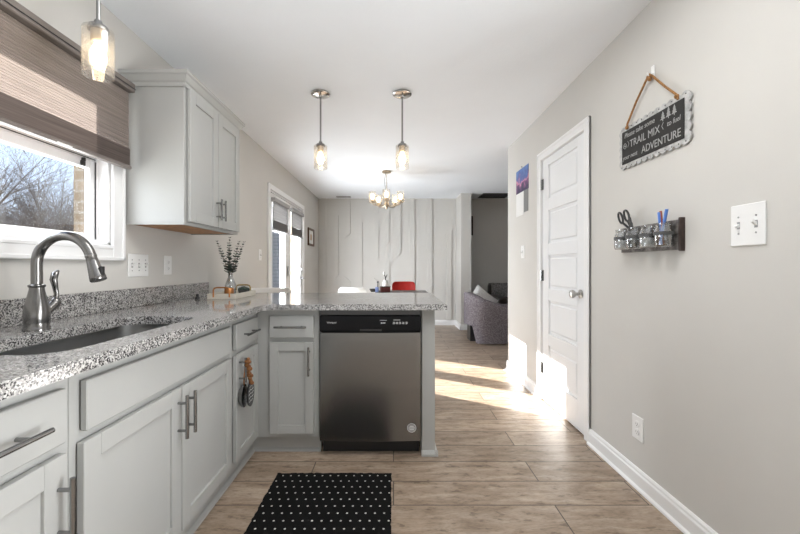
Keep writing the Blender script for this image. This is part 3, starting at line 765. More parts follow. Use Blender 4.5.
# ------------------------------------------------------------------ pendants
def pendant(loc, label, drop):
    x, y, _ = loc; t = thing('pendant_light', label, 'pendant light', (x, y, H), 'seeded glass pendant lights')
    MB().lathe([(.0, 0), (.066, 0), (.070, -.006), (.070, -.014), (.060, -.020), (.015, -.024), (.012, -.034), (.0, -.034)], (x, y, H), (0, 0, 1), 32).build('canopy', CHROME, t, 40)
    zt = H - drop
    MB().tube([(x, y, H - .03), (x, y, zt + .02)], .0065, 10).build('stem', DARKST, t, 60)
    MB().lathe([(.0, .03), (.012, .03), (.014, .018), (.030, .010), (.033, .0), (.033, -.006), (.0, -.006)], (x, y, zt), (0, 0, 1), 24).build('cap', DARKST, t, 40)
    MB().lathe([(.023, -.006), (.024, -.045), (.020, -.050), (.0, -.050)], (x, y, zt), (0, 0, 1), 20).build('socket', BRONZE, t, 40)
    MB().lathe([(.033, -.002), (.047, -.003), (.0495, -.010), (.0495, -.172), (.048, -.174), (.0465, -.172), (.0465, -.012), (.033, -.006)], (x, y, zt), (0, 0, 1), 32, False).build('glass_shade', SEEDED, t, 40)
    MB().lathe([(.010, -.050), (.014, -.060), (.024, -.085), (.026, -.105), (.020, -.128), (.008, -.140), (.0, -.141)], (x, y, zt), (0, 0, 1), 16).build('bulb', BULB, t, 60)
    return t
pendant((-.548, 2.78, 0), 'glass pendant light over the peninsula, left of the pair', .395)
pendant((.066, 2.78, 0), 'glass pendant light over the peninsula, right of the pair', .395)
pendant((-1.085, 1.36, 0), 'glass pendant light hanging over the sink in front of the shade', .430)

# chandelier
cx, cy = -.095, 5.07
ch = thing('chandelier', 'five light chandelier with clear glass shades above the dining table', 'chandelier', (cx, cy, H))
MB().lathe([(0, 0), (.055, 0), (.062, -.012), (.062, -.022), (.02, -.03), (0, -.03)], (cx, cy, H), (0, 0, 1), 28).build('canopy', BRONZE, ch, 40)
b = MB()
for k in range(12):
    z0 = H - .028 - k * .0205; a = (k % 2) * math.pi / 2
    ring = [(cx + .008 * math.cos(a) * math.cos(t * math.pi / 5), cy + .008 * math.sin(a) * math.cos(t * math.pi / 5), z0 - .0145 + .0145 * math.sin(t * math.pi / 5)) for t in range(11)]
    b.tube(ring, .0022, 5)
b.build('chain', BRONZE, ch)
b = MB(); b.tube([(cx - .012, cy, H - .03), (cx - .03, cy, H - .12), (cx - .022, cy, H - .2), (cx - .008, cy, H - .27)], .003, 6); b.build('cord', DARKST, ch)
MB().lathe([(.0, .0), (.012, 0), (.015, -.02), (.012, -.04), (.020, -.15), (.036, -.18), (.036, -.20), (.016, -.23), (.010, -.25), (0, -.252)], (cx, cy, H - .27), (0, 0, 1), 20).build('hub', BRONZE, ch, 40)
zb = H - .27 - .19
for k in range(5):
    a = R(-90 + 72 * k); ca, sa = math.cos(a), math.sin(a)
    P = lambda r, z: (cx + r * ca, cy + r * sa, z)
    am = MB().tube([P(.02, zb), P(.08, zb - .022), P(.14, zb - .018), P(.19, zb - .005), P(.20, zb + .015)], .0065, 8).build('arm', BRONZE, ch, 50)
    c_ = P(.20, zb)
    MB().lathe([(.0, .012), (.038, .014), (.040, .020), (.040, .026), (.018, .028), (.018, .06), (0, .06)], c_, (0, 0, 1), 20).build('lamp_cup', BRONZE, am, 40)
    MB().lathe([(.049, .027), (.050, .030), (.050, .165), (.0485, .167), (.047, .165), (.047, .030)], c_, (0, 0, 1), 28, False).build('glass_shade', SEEDED, am, 40)
    MB().lathe([(.010, .060), (.014, .068), (.025, .092), (.025, .108), (.016, .130), (.0, .136)], c_, (0, 0, 1), 14).build('bulb', BULB2, am, 60)

# ------------------------------------------------------------------ ceiling vents
def vent(label, x0, x1, y0, y1, m, nsl):
    t = thing('ceiling_vent', label, 'ceiling vent', ((x0 + x1) / 2, (y0 + y1) / 2, H))
    b = MB(); f = .02
    b.box(x0, x1, y0, y0 + f, H - .008, H, .002); b.box(x0, x1, y1 - f, y1, H - .008, H, .002); b.box(x0, x0 + f, y0 + f, y1 - f, H - .008, H, .002); b.box(x1 - f, x1, y0 + f, y1 - f, H - .008, H, .002)
    b.build('frame', m, t)
    b = MB()
    for k in range(nsl):
        y = y0 + f + (y1 - y0 - 2 * f) * (k + .5) / nsl
        b.box(x0 + f, x1 - f, y - .003, y + .003, H - .007, H - .0005)
    b.build('louvres', m, t)
    MB().box(x0 + f, x1 - f, y0 + f, y1 - f, H - .0012, H - .0004).build('duct_opening', BLACKP, t)
vent('small white ceiling vent above the accent wall left of the chandelier', -1.07, -.80, 6.88, 7.00, SCREW, 6)
vent('large dark return grille in the living room ceiling', 1.60, 2.12, 6.60, 7.06, GREYMETAL, 14)

# ------------------------------------------------------------------ right wall decor
sg = thing('chalkboard_sign', 'chalkboard trail mix sign with scalloped metal frame hung by rope', 'sign', (WR, 1.80, 1.66))
sy0, sy1, sz0, sz1 = 1.585, 2.028, 1.688, 1.868      # inner board
def scallop(y0, y1, z0, z1, ny, nz, h):
    pts = []
    def side(a, c, n):
        a, c = Vector(a), Vector(c); d = (c - a) / n; nrm = Vector((d.y, -d.x)).normalized()
        for i in range(n):
            for k in range(6):
                t = k / 6; pts.append(a + d * (i + t) + nrm * h * math.sin(math.pi * t))
    side((y0, z0), (y1, z0), ny); side((y1, z0), (y1, z1), nz); side((y1, z1), (y0, z1), ny); side((y0, z1), (y0, z0), nz)
    return pts
b = MB(); b.prism([tuple(p) for p in scallop(sy0 - .016, sy1 + .012, sz0 - .014, sz1 + .014, 11, 5, .012)], lambda u, v, t: Vector((WR - t, u, v)), .006, .012)
b.build('frame', GALV, sg)
for i in range(12):
    for zz in (sz0 - .012, sz1 + .012): MB().sphere((WR - .0125, sy0 + (sy1 - sy0) * i / 11, zz), .003, 8).build('rivet', GREYMETAL, sg)
MB().box(WR - .016, WR - .012, sy0 + .006, sy1 - .004, sz0 + .002, sz1 - .002, .002).build('board', CHALK, sg)
xt = WR - .0165
text('lettering', 'Please take some', .036, face_x_neg(xt, 1.885, 1.838), CHALKTX, sg, .92, shear=.15)
text('lettering', 'TRAIL MIX', .054, face_x_neg(xt, 1.845, 1.783), CHALKTX, sg, .88)
text('lettering', 'to fuel', .034, face_x_neg(xt, 1.650, 1.787), CHALKTX, sg, .9, shear=.15)
text('lettering', 'your next', .033, face_x_neg(xt, 1.955, 1.722), CHALKTX, sg, .9, shear=.15)
text('lettering', 'ADVENTURE', .052, face_x_neg(xt, 1.735, 1.722), CHALKTX, sg, .86)
fn = lambda u, v, t: Vector((xt - t, u, v))
for i, (yc, hh) in enumerate(((1.715, .040), (1.68, .050), (1.645, .042))):
    z0 = 1.812; b = MB()
    for k in range(3):
        wd = .016 - .004 * k; zz = z0 + .008 + k * hh * .26
        b.prism([(yc - wd, zz), (yc + wd, zz), (yc, zz + hh * .42)], fn, 0, .0006)
    b.box(xt - .0006, xt, yc - .002, yc + .002, z0, z0 + .009)
    b.build('pine_tree_drawing', CHALKTX, sg)
b = MB(); b.tube([(xt, 1.712, 1.805), (xt, 1.722, 1.79), (xt, 1.712, 1.772)], .0012, 5); b.tube([(xt, 1.972, 1.805), (xt, 1.962, 1.79), (xt, 1.972, 1.772)], .0012, 5)
for k in range(10):
    a0, a1 = k * math.pi / 5, (k + 1) * math.pi / 5
    b.tube([(xt, 1.995 + .012 * math.cos(a0), 1.785 + .014 * math.sin(a0)), (xt, 1.995 + .012 * math.cos(a1), 1.785 + .014 * math.sin(a1))], .0016, 5)
b.sphere((xt, 1.995, 1.785), .005, 8, (.2, 1, 1)); b.build('chalk_doodles', CHALKTX, sg)
b = MB(); kx = WR - .016
b.tube([(kx, 1.985, 1.872), (kx, 1.975, 1.90), (kx - .002, 1.90, 1.985), (kx - .003, 1.822, 2.058), (kx - .004, 1.800, 2.072), (kx - .003, 1.778, 2.052), (kx - .002, 1.70, 1.965), (kx, 1.632, 1.895), (kx, 1.625, 1.872)], .0052, 8)
for p in ((kx - .003, 1.808, 2.062), (kx - .003, 1.80, 2.050), (kx, 1.632, 1.888), (kx, 1.978, 1.880)): b.sphere(p, .0105, 10)
b.build('rope', JUTE, sg, 60)
hk = thing('wall_hook', 'small white adhesive hook holding the rope of the trail mix sign', 'hook', (WR, 1.80, 2.055))
b = MB(); b.box(WR - .006, WR, 1.788, 1.812, 2.050, 2.115, .003); b.tube([(WR - .006, 1.80, 2.075), (WR - .024, 1.80, 2.066), (WR - .030, 1.80, 2.082)], .0035, 8); b.build('hook', WHITEP, hk)

# organiser with jars
og = thing('jar_organizer', 'weathered board wall organizer holding four glass jars', 'organizer', (WR, 1.80, 1.21))
b = MB()
for k in range(4): b.box(WR - .016, WR, 1.614, 2.03, 1.212 + k * .0335, 1.244 + k * .0335, .0015)
b.build('backboard', BARN, og)
b = MB(); b.box(WR - .024, WR, 1.603, 1.614, 1.206, 1.352, .002); b.build('end_board', BARNDK, og)
JY = [1.955, 1.857, 1.755, 1.655]
jx = WR - .016 - .040
for i, y in enumerate(JY):
    j = MB().lathe([(.0, 0), (.032, 0), (.0375, .006), (.0375, .072), (.031, .086), (.031, .100), (.033, .101), (.033, .105), (.029, .105), (.029, .084), (.035, .070), (.035, .008), (.0, .005)], (jx, y, 1.226), (0, 0, 1), 24, False).build('jar', JARGL, og, 50)
    b = MB(); b.lathe([(.0385, .052), (.0395, .053), (.0395, .066), (.0385, .067)], (jx, y, 1.226), (0, 0, 1), 24, False); b.box(jx + .036, WR - .015, y - .012, y + .012, 1.276, 1.296); b.build('clamp', GREYMETAL, j)
    if i in (0, 2): MB().lathe([(0, .006), (.033, .006), (.034, .03), (.02, .045), (0, .05)], (jx, y, 1.226), (0, 0, 1), 14).build('contents', PAPER, j)
sc = thing('scissors', 'black handled scissors standing in the second jar', 'scissors', (jx, 1.862, 1.24))
b = MB()
b.tube([(jx, 1.842, 1.24), (jx - .003, 1.875, 1.36)], [.003, .007], 6, flat=.4); b.tube([(jx + .004, 1.85, 1.24), (jx, 1.895, 1.36)], [.003, .007], 6, flat=.4); b.build('blades', GREYMETAL, sc)
b = MB()
for (yc, zc, ya) in ((1.915, 1.400, .018), (1.965, 1.395, .016)):
    ring = [(jx - .003, yc + ya * math.cos(t * math.pi / 8) + .012 * math.sin(t * math.pi / 8), zc + .030 * math.sin(t * math.pi / 8)) for t in range(17)]
    b.tube(ring, .0055, 8)
b.tube([(jx - .003, 1.905, 1.374), (jx - .003, 1.885, 1.345), (jx - .003, 1.868, 1.31)], .0065, 8); b.tube([(jx - .003, 1.95, 1.370), (jx - .003, 1.905, 1.340), (jx - .003, 1.880, 1.31)], .0065, 8)
b.build('handles', BLACKP, sc, 60)
mk = thing('marker', 'thick black marker standing beside the scissors in the second jar', 'marker', (jx - .01, 1.85, 1.24)); MB().tube([(jx - .012, 1.828, 1.236), (jx - .008, 1.882, 1.385)], .0065, 10).build('barrel', BLACKP, mk, 60)
def pen(name, label, m, a, c, r=.0042):
    t = thing(name, label, 'pen', a, 'pens in the fourth jar'); a, c = Vector(a), Vector(c)
    MB().tube([a, c], r, 8).build('barrel', m, t, 60); MB().tube([c - (c - a) * .32, c + (c - a) * .03], r * 1.35, 8).build('cap', m, t, 60)
pen('pen', 'blue pen standing upright near the middle of the fourth jar', PENBLUE, (jx - .008, 1.657, 1.236), (jx - .010, 1.672, 1.378))
pen('pen', 'blue pen leaning right in the fourth jar', PENBLUE, (jx - .006, 1.672, 1.236), (jx - .006, 1.630, 1.386), .005)
pen('pen', 'black pen leaning in the fourth jar', BLACKP, (jx + .010, 1.638, 1.236), (jx + .012, 1.670, 1.348))
pen('pencil', 'reddish pencil at the left of the fourth jar', PENRED, (jx + .012, 1.675, 1.236), (jx + .010, 1.688, 1.386))

# calendar
cl = thing('wall_calendar', 'wall calendar with purple sunset picture near the wall end', 'calendar', (WR, 3.63, 1.63))
MB().box(WR - .005, WR - .001, 3.46, 3.80, 1.87, 2.10).build('picture_page', CALART, cl)
MB().box(WR - .005, WR - .001, 3.585, 3.80, 1.64, 1.868).build('date_page', PAPER, cl)
MB().box(WR - .0045, WR - .001, 3.47, 3.583, 1.66, 1.868).build('shadow_strip', GREYPAPER_SHADOW, cl)  # shadow beside the narrow date page, painted as a flat grey sheet
MB().sphere((WR - .006, 3.63, 2.112), .006, 8).build('pin', GREYMETAL, cl)

# framed picture left wall, living room frame
def frame(label, fn, u0, u1, v0, v1, fm_, art):
    t = thing('picture_frame', label, 'picture', fn((u0 + u1) / 2, v0, 0)); f = .035; b = MB()
    for a, c, e, g in ((u0, u1, v0, v0 + f), (u0, u1, v1 - f, v1), (u0, u0 + f, v0 + f, v1 - f), (u1 - f, u1, v0 + f, v1 - f)):
        b.prism([(a, e), (c, e), (c, g), (a, g)], fn, .001, .022)
    b.build('frame', fm_, t)
    MB().prism([(u0 + f, v0 + f), (u1 - f, v0 + f), (u1 - f, v1 - f), (u0 + f, v1 - f)], fn, .002, .010).build('mat_board', art, t)
    c0 = .3; MB().prism([(u0 + (u1 - u0) * .38, v0 + (v1 - v0) * .33), (u0 + (u1 - u0) * .62, v0 + (v1 - v0) * .33), (u0 + (u1 - u0) * .62, v0 + (v1 - v0) * .67), (u0 + (u1 - u0) * .38, v0 + (v1 - v0) * .67)], fn, .010, .0108).build('print', BEECH, t)
FRW = textured('walnut_frame', (.09, .045, .02), .4, .3, 40, 100, .1)
frame('small brown framed picture on the left wall past the patio door', lambda u, v, d: Vector((WL + d, u, v)), 6.22, 6.66, 1.49, 1.79, FRW, PAPER)
frame('dark framed picture on the living room wall half hidden by the wall stub', lambda u, v, d: Vector((u, WB - d, v)), 1.40, 1.53, 1.73, 2.10, BARNDK, GREYPAPER_SHADOW)

# ------------------------------------------------------------------ mat
random.seed(4)
b = MB(); pts = []
x0, x1, y0, y1 = -.632, -.012, .95, 2.02
def jit(a, c, n):
    a, c = Vector(a), Vector(c)
    for i in range(n): p = a + (c - a) * i / n; pts.append((p.x + random.uniform(-.003, .003), p.y + random.uniform(-.003, .003)))
jit((x0, y0), (x1, y0), 40); jit((x1, y0), (x1, y1), 90); jit((x1, y1), (x0, y1), 50); jit((x0, y1), (x0, y0), 70)
b.prism(pts, lambda u, v, t: Vector((u, v, t)), .0005, .010)
tag(b.build('floor_mat', RUG), 'black rectangular floor mat with rows of white dots', 'floor mat')

# ------------------------------------------------------------------ bead garland tag hanging on the narrow cabinet
tg = thing('bead_garland', 'wooden bead garland with black oval tag hung on a cabinet handle', 'decoration', (-.77, 1.93, .42))
hx = FX + .021 + .034
for k in range(11):
    t = k / 10; MB().sphere((hx + .012 + .006 * math.sin(k * 2.1), 1.918 + .045 * t + .004 * math.cos(k * 1.7), .655 - .135 * t), .0105, 10).build('bead', BEAD, tg, 60)
for k in range(7):
    t = k / 6; MB().sphere((hx + .010 - .004 * math.sin(k * 2), 1.905 + .050 * t, .648 - .120 * t), .0105, 10).build('bead', BEAD, tg, 60)
b = MB(); b.lathe([(.0, -.004), (.048, -.004), (.050, -.001), (.050, .003), (.0, .003)], (0, 0, 0), (0, 0, 1), 32)
bmesh.ops.transform(b.bm, matrix=Matrix.Translation((hx + .004, 1.975, .46)) @ Matrix(((0, 0, 1, 0), (.95, 0, 0, 0), (0, 1.35, 0, 0), (0, 0, 0, 1))), verts=b.bm.verts[:])
b.build('round_tag', BLACKP, tg, 40)
MB().tube([(hx + .008, 1.963, .52), (hx + .006, 1.972, .535), (hx + .012, 1.968, .522)], .002, 6).build('string', JUTE, tg)
b = MB()
for k, wv in enumerate((.022, .030, .033, .030, .022)):
    z = .50 - k * .019
    b.tube([(hx + .0075, 1.975 - wv, z - .004), (hx + .0075, 1.975 - wv * .3, z + .003), (hx + .0075, 1.975 + wv * .3, z - .003), (hx + .0075, 1.975 + wv, z + .004)], .0012, 5)
b.build('white_script', WHITETX, tg)
sp = thing('measuring_scoop', 'small dark round scoop hanging behind the black oval tag', 'scoop', (-.79, 1.9, .42))
b = MB(); b.lathe([(0, 0), (.030, .002), (.040, .012), (.043, .026), (.041, .026), (.037, .013), (.028, .005), (0, .003)], (0, 0, 0), (0, 0, 1), 24, False)
bmesh.ops.transform(b.bm, matrix=Matrix.Translation((FX + .022, 1.925, .465)) @ Matrix(((0, 0, 1, 0), (.9, 0, 0, 0), (0, 1.4, 0, 0), (0, 0, 0, 1))), verts=b.bm.verts[:])
b.build('bowl', DARKST, sp, 50); MB().tube([(FX + .044, 1.925, .52), (FX + .05, 1.913, .57), (hx, 1.913, .61)], .004, 8, flat=.5).build('scoop_handle', COPPER, sp)

# ------------------------------------------------------------------ tray, vase, sprigs, little things
tx0, tx1, ty0, ty1, tz = -1.275, -1.075, 2.53, 2.89, .9143
tr = thing('serving_tray', 'cream wooden tray with metal loop handles in the counter corner', 'tray', ((tx0 + tx1) / 2, (ty0 + ty1) / 2, tz))
b = MB(); b.box(tx0, tx1, ty0, ty1, tz, tz + .010, .002)
for q in ((tx0, tx1, ty0, ty0 + .012), (tx0, tx1, ty1 - .012, ty1), (tx0, tx0 + .012, ty0 + .012, ty1 - .012), (tx1 - .012, tx1, ty0 + .012, ty1 - .012)): b.box(*q, tz + .010, tz + .036, .002)
b.build('body', CREAM, tr)
for yy, m_ in ((ty0 - .004, COPPER), (ty1 + .004, GOLD)):
    xm = (tx0 + tx1) / 2
    MB().tube([(xm - .055, yy, tz + .012), (xm - .055, yy, tz + .060), (xm - .048, yy, tz + .074), (xm - .03, yy, tz + .078), (xm + .03, yy, tz + .078), (xm + .048, yy, tz + .074), (xm + .055, yy, tz + .060), (xm + .055, yy, tz + .012)], .0055, 8).build('handle', m_, tr, 60)
vx, vy = -1.19, 2.70; vz = tz + .0103
vs = thing('glass_vase', 'clear glass bud vase on the cream tray', 'vase', (vx, vy, vz))
MB().lathe([(0, 0), (.034, 0), (.038, .006), (.038, .08), (.024, .115), (.017, .135), (.017, .165), (.020, .170), (.018, .170), (.0155, .163), (.0155, .135), (.022, .113), (.036, .078), (.036, .008), (0, .005)], (vx, vy, vz), (0, 0, 1), 24, False).build('glass', JARGL, vs, 50)
random.seed(11)
SPR = [(-.085, -.02, .395, 'leaning far left'), (-.01, .02, .425, 'tallest in the middle'), (-.04, .06, .385, 'second from left'), (.05, .02, .395, 'second from right'), (.10, -.01, .39, 'leaning far right')]
for dx, dy, hh, desc in SPR:
    t = thing('eucalyptus_sprig', 'dark green eucalyptus sprig %s in the bud vase' % desc, 'plant', (vx, vy, vz + .008), 'eucalyptus sprigs in the vase')
    P = lambda s: Vector((vx + dx * max(0, s - .35) / .65 + .004 * math.copysign(1, dx), vy + dy * max(0, s - .35) / .65, vz + .010 + hh * s * (1 - .03 * s)))
    MB().tube([P(i / 10) for i in range(11)], [.0022] * 8 + [.0015, .001, .0006], 6).build('stem', STEM, t)
    b = MB()
    n = 13
    for i in range(n):
        s = .40 + .6 * i / (n - 1); c0 = P(s); r = .0170 * (1.1 - .75 * (i / (n - 1)))
        for sd in (0, 1):
            a = i * 1.3 + sd * math.pi + random.uniform(-.3, .3)
            dv = Vector((math.cos(a), math.sin(a), .55)).normalized(); cc = c0 + dv * r * 1.05
            sdv = dv.cross(Vector((0, 0, 1))).normalized(); nv = dv.cross(sdv)
            vv = [b.bm.verts.new(cc + (dv * math.cos(k * math.pi / 4) * 1.1 + sdv * math.sin(k * math.pi / 4) * .9) * r) for k in range(8)]
            v2 = [b.bm.verts.new(v.co + nv * .0008) for v in vv]
            b.bm.faces.new(vv); b.bm.faces.new(v2[::-1])
            for k in range(8): b.bm.faces.new((vv[k], vv[(k + 1) % 8], v2[(k + 1) % 8], v2[k]))
    b.build('leaves', LEAF, t)
cp = thing('candle_holder', 'copper candle holder on the near half of the cream tray', 'candle holder', (-1.155, 2.60, vz)); MB().lathe([(0, 0), (.030, 0), (.032, .01), (.031, .058), (.028, .06), (.027, .02), (0, .018)], (-1.155, 2.60, vz), (0, 0, 1), 20, False).build('cup', COPPER, cp, 50)
MB().lathe([(0, .018), (.026, .018), (.026, .048), (0, .05)], (-1.155, 2.60, vz), (0, 0, 1), 16).build('wax', CREAM, cp)
dp = thing('succulent_pot', 'dark green succulent in a low pot on the tray', 'plant', (-1.135, 2.80, vz)); MB().lathe([(0, 0), (.032, 0), (.040, .035), (.036, .036), (.034, .028), (0, .026)], (-1.135, 2.80, vz), (0, 0, 1), 20, False).build('pot', GREYMETAL, dp, 50)
b = MB()
for k in range(22):
    a = k * 2.4; rr = .006 + .0015 * k
    b.sphere((-1.135 + rr * math.cos(a), 2.80 + rr * math.sin(a), vz + .050 - .0006 * k), .010, 8, (.8, .8, 1.3))
b.build('leaves', LEAF, dp, 60)
pg = thing('drain_stopper', 'small black stopper on the counter beside the cream tray', 'stopper', (-1.335, 2.52, tz)); MB().lathe([(0, 0), (.016, 0), (.016, .012), (.008, .02), (.010, .034), (0, .038)], (-1.335, 2.52, tz), (0, 0, 1), 16).build('knob', BLACKP, pg, 50)

# ------------------------------------------------------------------ dining set
tb = thing('dining_table', 'dark topped dining table beneath the chandelier', 'table', (.14, 5.34, 0))
MB().box(-.27, .50, 4.92, 5.76, .735, .762, .004).build('tabletop', TABLETOP, tb)
MB().lathe([(0, 0), (.25, 0), (.25, .02), (.06, .05), (.045, .12), (.045, .66), (.10, .734), (0, .734)], (.14, 5.38, 0), (0, 0, 1), 32).build('pedestal', DARKWOOD, tb, 40)
def shell_chair(label, x, y, ang, m, top, wd, legm):
    t = thing('dining_chair', label, 'chair', (x, y, 0), 'molded dining chairs'); Rm = Matrix.Translation((x, y, 0)) @ Matrix.Rotation(ang, 4, 'Z')
    b = MB(); rows = []
    prof = [(.22, .435), (.19, .452), (.10, .450), (0, .440), (-.10, .440), (-.16, .460), (-.20, .52), (-.225, .60), (-.24, .70), (-.25, top - .06), (-.252, top - .02), (-.253, top)]
    for i, (d, z) in enumerate(prof):
        row = []
        wmax = wd / 2 * (1 if i < 9 else (1, .97, .90, .74)[min(i - 8, 3)])
        for k in range(11):
            s = -1 + 2 * k / 10; cur = .05 * s * s * (1 if i > 5 else .3)
            row.append(b.bm.verts.new(Rm @ Vector((s * wmax, d + (cur if i > 5 else 0), z + (0 if i > 5 else cur)))))
        rows.append(row)
    for r0, r1 in zip(rows, rows[1:]):
        for k in range(10): b.bm.faces.new((r0[k], r0[k + 1], r1[k + 1], r1[k]))
    g = bmesh.ops.solidify(b.bm, geom=b.bm.faces[:], thickness=.014)
    b.build('shell', m, t, 60)
    for sx_ in (-1, 1):
        for sy_ in (-1, 1):
            MB().tube([Rm @ Vector((sx_ * .22, sy_ * .20 - .01, 0)), Rm @ Vector((sx_ * .10, sy_ * .10, .437))], [.010, .014], 10).build('leg', legm, t, 60)
    return t
shell_chair('white molded dining chair at the left side of the table', -.52, 5.46, -.35, CHAIRW, .838, .46, BEECH)
shell_chair('red dining chair at the far side of the table', .17, 5.98, math.pi, RED, .880, .40, DARKWOOD)
# bar stool behind peninsula near the wall
bsx, bsy = -1.19, 3.45
st = thing('bar_stool', 'white low back stool behind the peninsula by the left wall', 'stool', (bsx, bsy, 0))
b = MB(); out = []
for k in range(13):
    a = math.pi * (k / 12); out.append((bsx + .205 * math.cos(a), bsy + .04 - .0 + .16 * math.sin(a) * 1.0))
rings = []
for (px, py) in out:
    nrm = Vector((px - bsx, (py - bsy - .04) * 1.6, 0)).normalized() * .018
    rings.append([b.bm.verts.new((px + nrm.x, py + nrm.y, .68)), b.bm.verts.new((px + nrm.x, py + nrm.y, .905)), b.bm.verts.new((px, py, .927)), b.bm.verts.new((px - nrm.x, py - nrm.y, .905)), b.bm.verts.new((px - nrm.x, py - nrm.y, .68))])
b._skin(rings, True); b.build('backrest', CHAIRW, st, 60)
MB().lathe([(0, .0), (.19, 0), (.205, .02), (.205, .05), (.18, .065), (0, .07)], (bsx, bsy + .03, .61), (0, 0, 1), 28).build('seat', CHAIRW, st, 50)
for k in range(4):
    a = R(45 + 90 * k); MB().tube([(bsx + .19 * math.cos(a), bsy + .03 + .19 * math.sin(a), 0), (bsx + .11 * math.cos(a), bsy + .03 + .11 * math.sin(a), .612)], .012, 10).build('leg', BEECH, st, 60)
b = MB(); b.tube([(bsx + .165 * math.cos(R(t * 15)), bsy + .03 + .165 * math.sin(R(t * 15)), .2) for t in range(25)], .006, 8, False); b.build('footrest', DARKST, st)
# on the table
TZ = .7622
t = thing('centrepiece_box', 'dark red box on the dining table', 'box', (-.12, 5.36, TZ)); MB().box(-.195, -.045, 5.30, 5.42, TZ, TZ + .070, .006).build('box_body', DARKRED, t); MB().box(-.199, -.041, 5.296, 5.424, TZ + .0702, TZ + .082, .003).build('lid', DARKWOOD, t)
t = thing('vase', 'small white vase behind the dark red box on the dining table', 'vase', (-.12, 5.52, TZ)); MB().lathe([(0, 0), (.035, 0), (.045, .05), (.042, .12), (.030, .155), (.032, .165), (.028, .163), (.026, .15), (0, .14)], (-.12, 5.52, TZ), (0, 0, 1), 20, False).build('body', CHAIRW, t, 50)
t = thing('dark_flower_stem', 'dark forked sprig with a white bud in the small white vase', 'plant', (-.12, 5.52, TZ + .15))
b = MB(); b.tube([(-.12, 5.52, TZ + .145), (-.118, 5.52, TZ + .20), (-.135, 5.52, TZ + .25)], .006, 6); b.tube([(-.118, 5.52, TZ + .19), (-.095, 5.52, TZ + .25)], .006, 6); b.build('stem', BLACKP, t)
b = MB(); b.sphere((-.143, 5.52, TZ + .272), .020, 10, (.8, .8, 1.2)); b.build('bud', CHAIRW, t, 60)
t = tag(MB().box(-.262, -.215, 5.31, 5.345, TZ, TZ + .075, .004).build('packet', BLUEPL), 'small pale blue packet beside the dark red box on the table', 'packet')
t = thing('candlestick', 'thin black candlestick left of the blue packet on the table', 'candlestick', (-.235, 5.47, TZ)); MB().lathe([(0, 0), (.04, 0), (.04, .008), (.006, .014), (.005, .13), (.014, .135), (.014, .15), (0, .15)], (-.235, 5.47, TZ), (0, 0, 1), 16).build('stick', BLACKP, t, 40)
t = thing('black_bowl', 'small black bowl at the left of the table centre', 'bowl', (-.30, 5.40, TZ)); MB().lathe([(0, 0), (.03, 0), (.055, .045), (.051, .045), (.028, .006), (0, .005)], (-.30, 5.40, TZ), (0, 0, 1), 20, False).build('bowl', BLACKP, t, 50)

# ------------------------------------------------------------------ living room
ac = thing('armchair', 'grey tweed barrel armchair at the edge of the living room', 'armchair', (1.5, 5.72, 0))
plan = []
for k in range(7): plan.append((1.98 - .66 * k / 6, 5.345))
for k in range(1, 12):
    a = R(270 - 180 * k / 12); plan.append((1.32 + .225 * math.cos(a), 5.72 + .375 * math.sin(a)))
for k in range(7): plan.append((1.32 + .66 * k / 6, 6.095))
b = MB(); rings = []
n = len(plan)
for i, (x, y) in enumerate(plan):
    pv, nx = plan[max(i - 1, 0)], plan[min(i + 1, n - 1)]
    tv = Vector((nx[0] - pv[0], nx[1] - pv[1], 0)).normalized(); nv = Vector((-tv.y, tv.x, 0))
    if nv.dot(Vector((1.55 - x, 5.72 - y, 0))) < 0: nv = -nv
    zt = .735 - .215 * min(1, max(0, (x - 1.10) / .62)); zb_ = .012 if x > 1.20 and y < 5.5 else .26
    o_ = Vector((x, y, 0)); i_ = o_ + nv * .11
    rings.append([b.bm.verts.new((o_.x, o_.y, zb_)), b.bm.verts.new((o_.x, o_.y, zt - .02)), b.bm.verts.new((o_.x + nv.x * .02, o_.y + nv.y * .02, zt)), b.bm.verts.new((i_.x - nv.x * .02, i_.y - nv.y * .02, zt)), b.bm.verts.new((i_.x, i_.y, zt - .02)), b.bm.verts.new((i_.x, i_.y, zb_))])
b._skin(rings, True); b.build('barrel_back', TWEED, ac, 45)
MB().box(1.25, 1.97, 5.46, 5.98, .20, .43, .035, 3).build('seat_cushion', TWEED, ac, 50)
for x, y in ((1.19, 5.72), (1.85, 5.98)): MB().box(x - .03, x + .06, y - .12, y + .10, 0, .262, .004).build('leg', BLACKP, ac)
pl = bpy.data.objects
b = MB(); bmesh.ops.create_grid(b.bm, x_segments=12, y_segments=12, size=.2)
vv = b.bm.verts[:]
for s_ in (1,):
    for v in vv:
        e = (1 - (v.co.x / .2) ** 4) * (1 - (v.co.y / .2) ** 4); pin = 1 - .10 * (1 - abs(v.co.x * v.co.y) / .04)
        v.co.z = .075 * max(e, 0) ** .6; v.co.x *= pin; v.co.y *= pin
dup = bmesh.ops.duplicate(b.bm, geom=b.bm.faces[:] )
for v in [g for g in dup['geom'] if isinstance(g, bmesh.types.BMVert)]: v.co.z = -v.co.z
bmesh.ops.remove_doubles(b.bm, verts=b.bm.verts[:], dist=.0005)
Mp = Matrix.Translation((1.365, 5.72, .60)) @ Matrix.Rotation(R(14), 4, 'Z') @ Matrix.Rotation(R(62), 4, 'X') @ Matrix.Rotation(R(45), 4, 'Z')
bmesh.ops.transform(b.bm, matrix=Mp, verts=b.bm.verts[:])
tag(b.build('throw_pillow', PILLOW, smooth=60), 'pale pillow standing on the grey barrel armchair', 'pillow')
lc = thing('recliner', 'dark brown leather chair behind the barrel armchair', 'armchair', (2.25, 6.6, 0))
b = MB(); b.box(1.82, 2.62, 6.22, 6.98, .10, .46, .04, 3); b.build('seat', LEATHER, lc, 50)
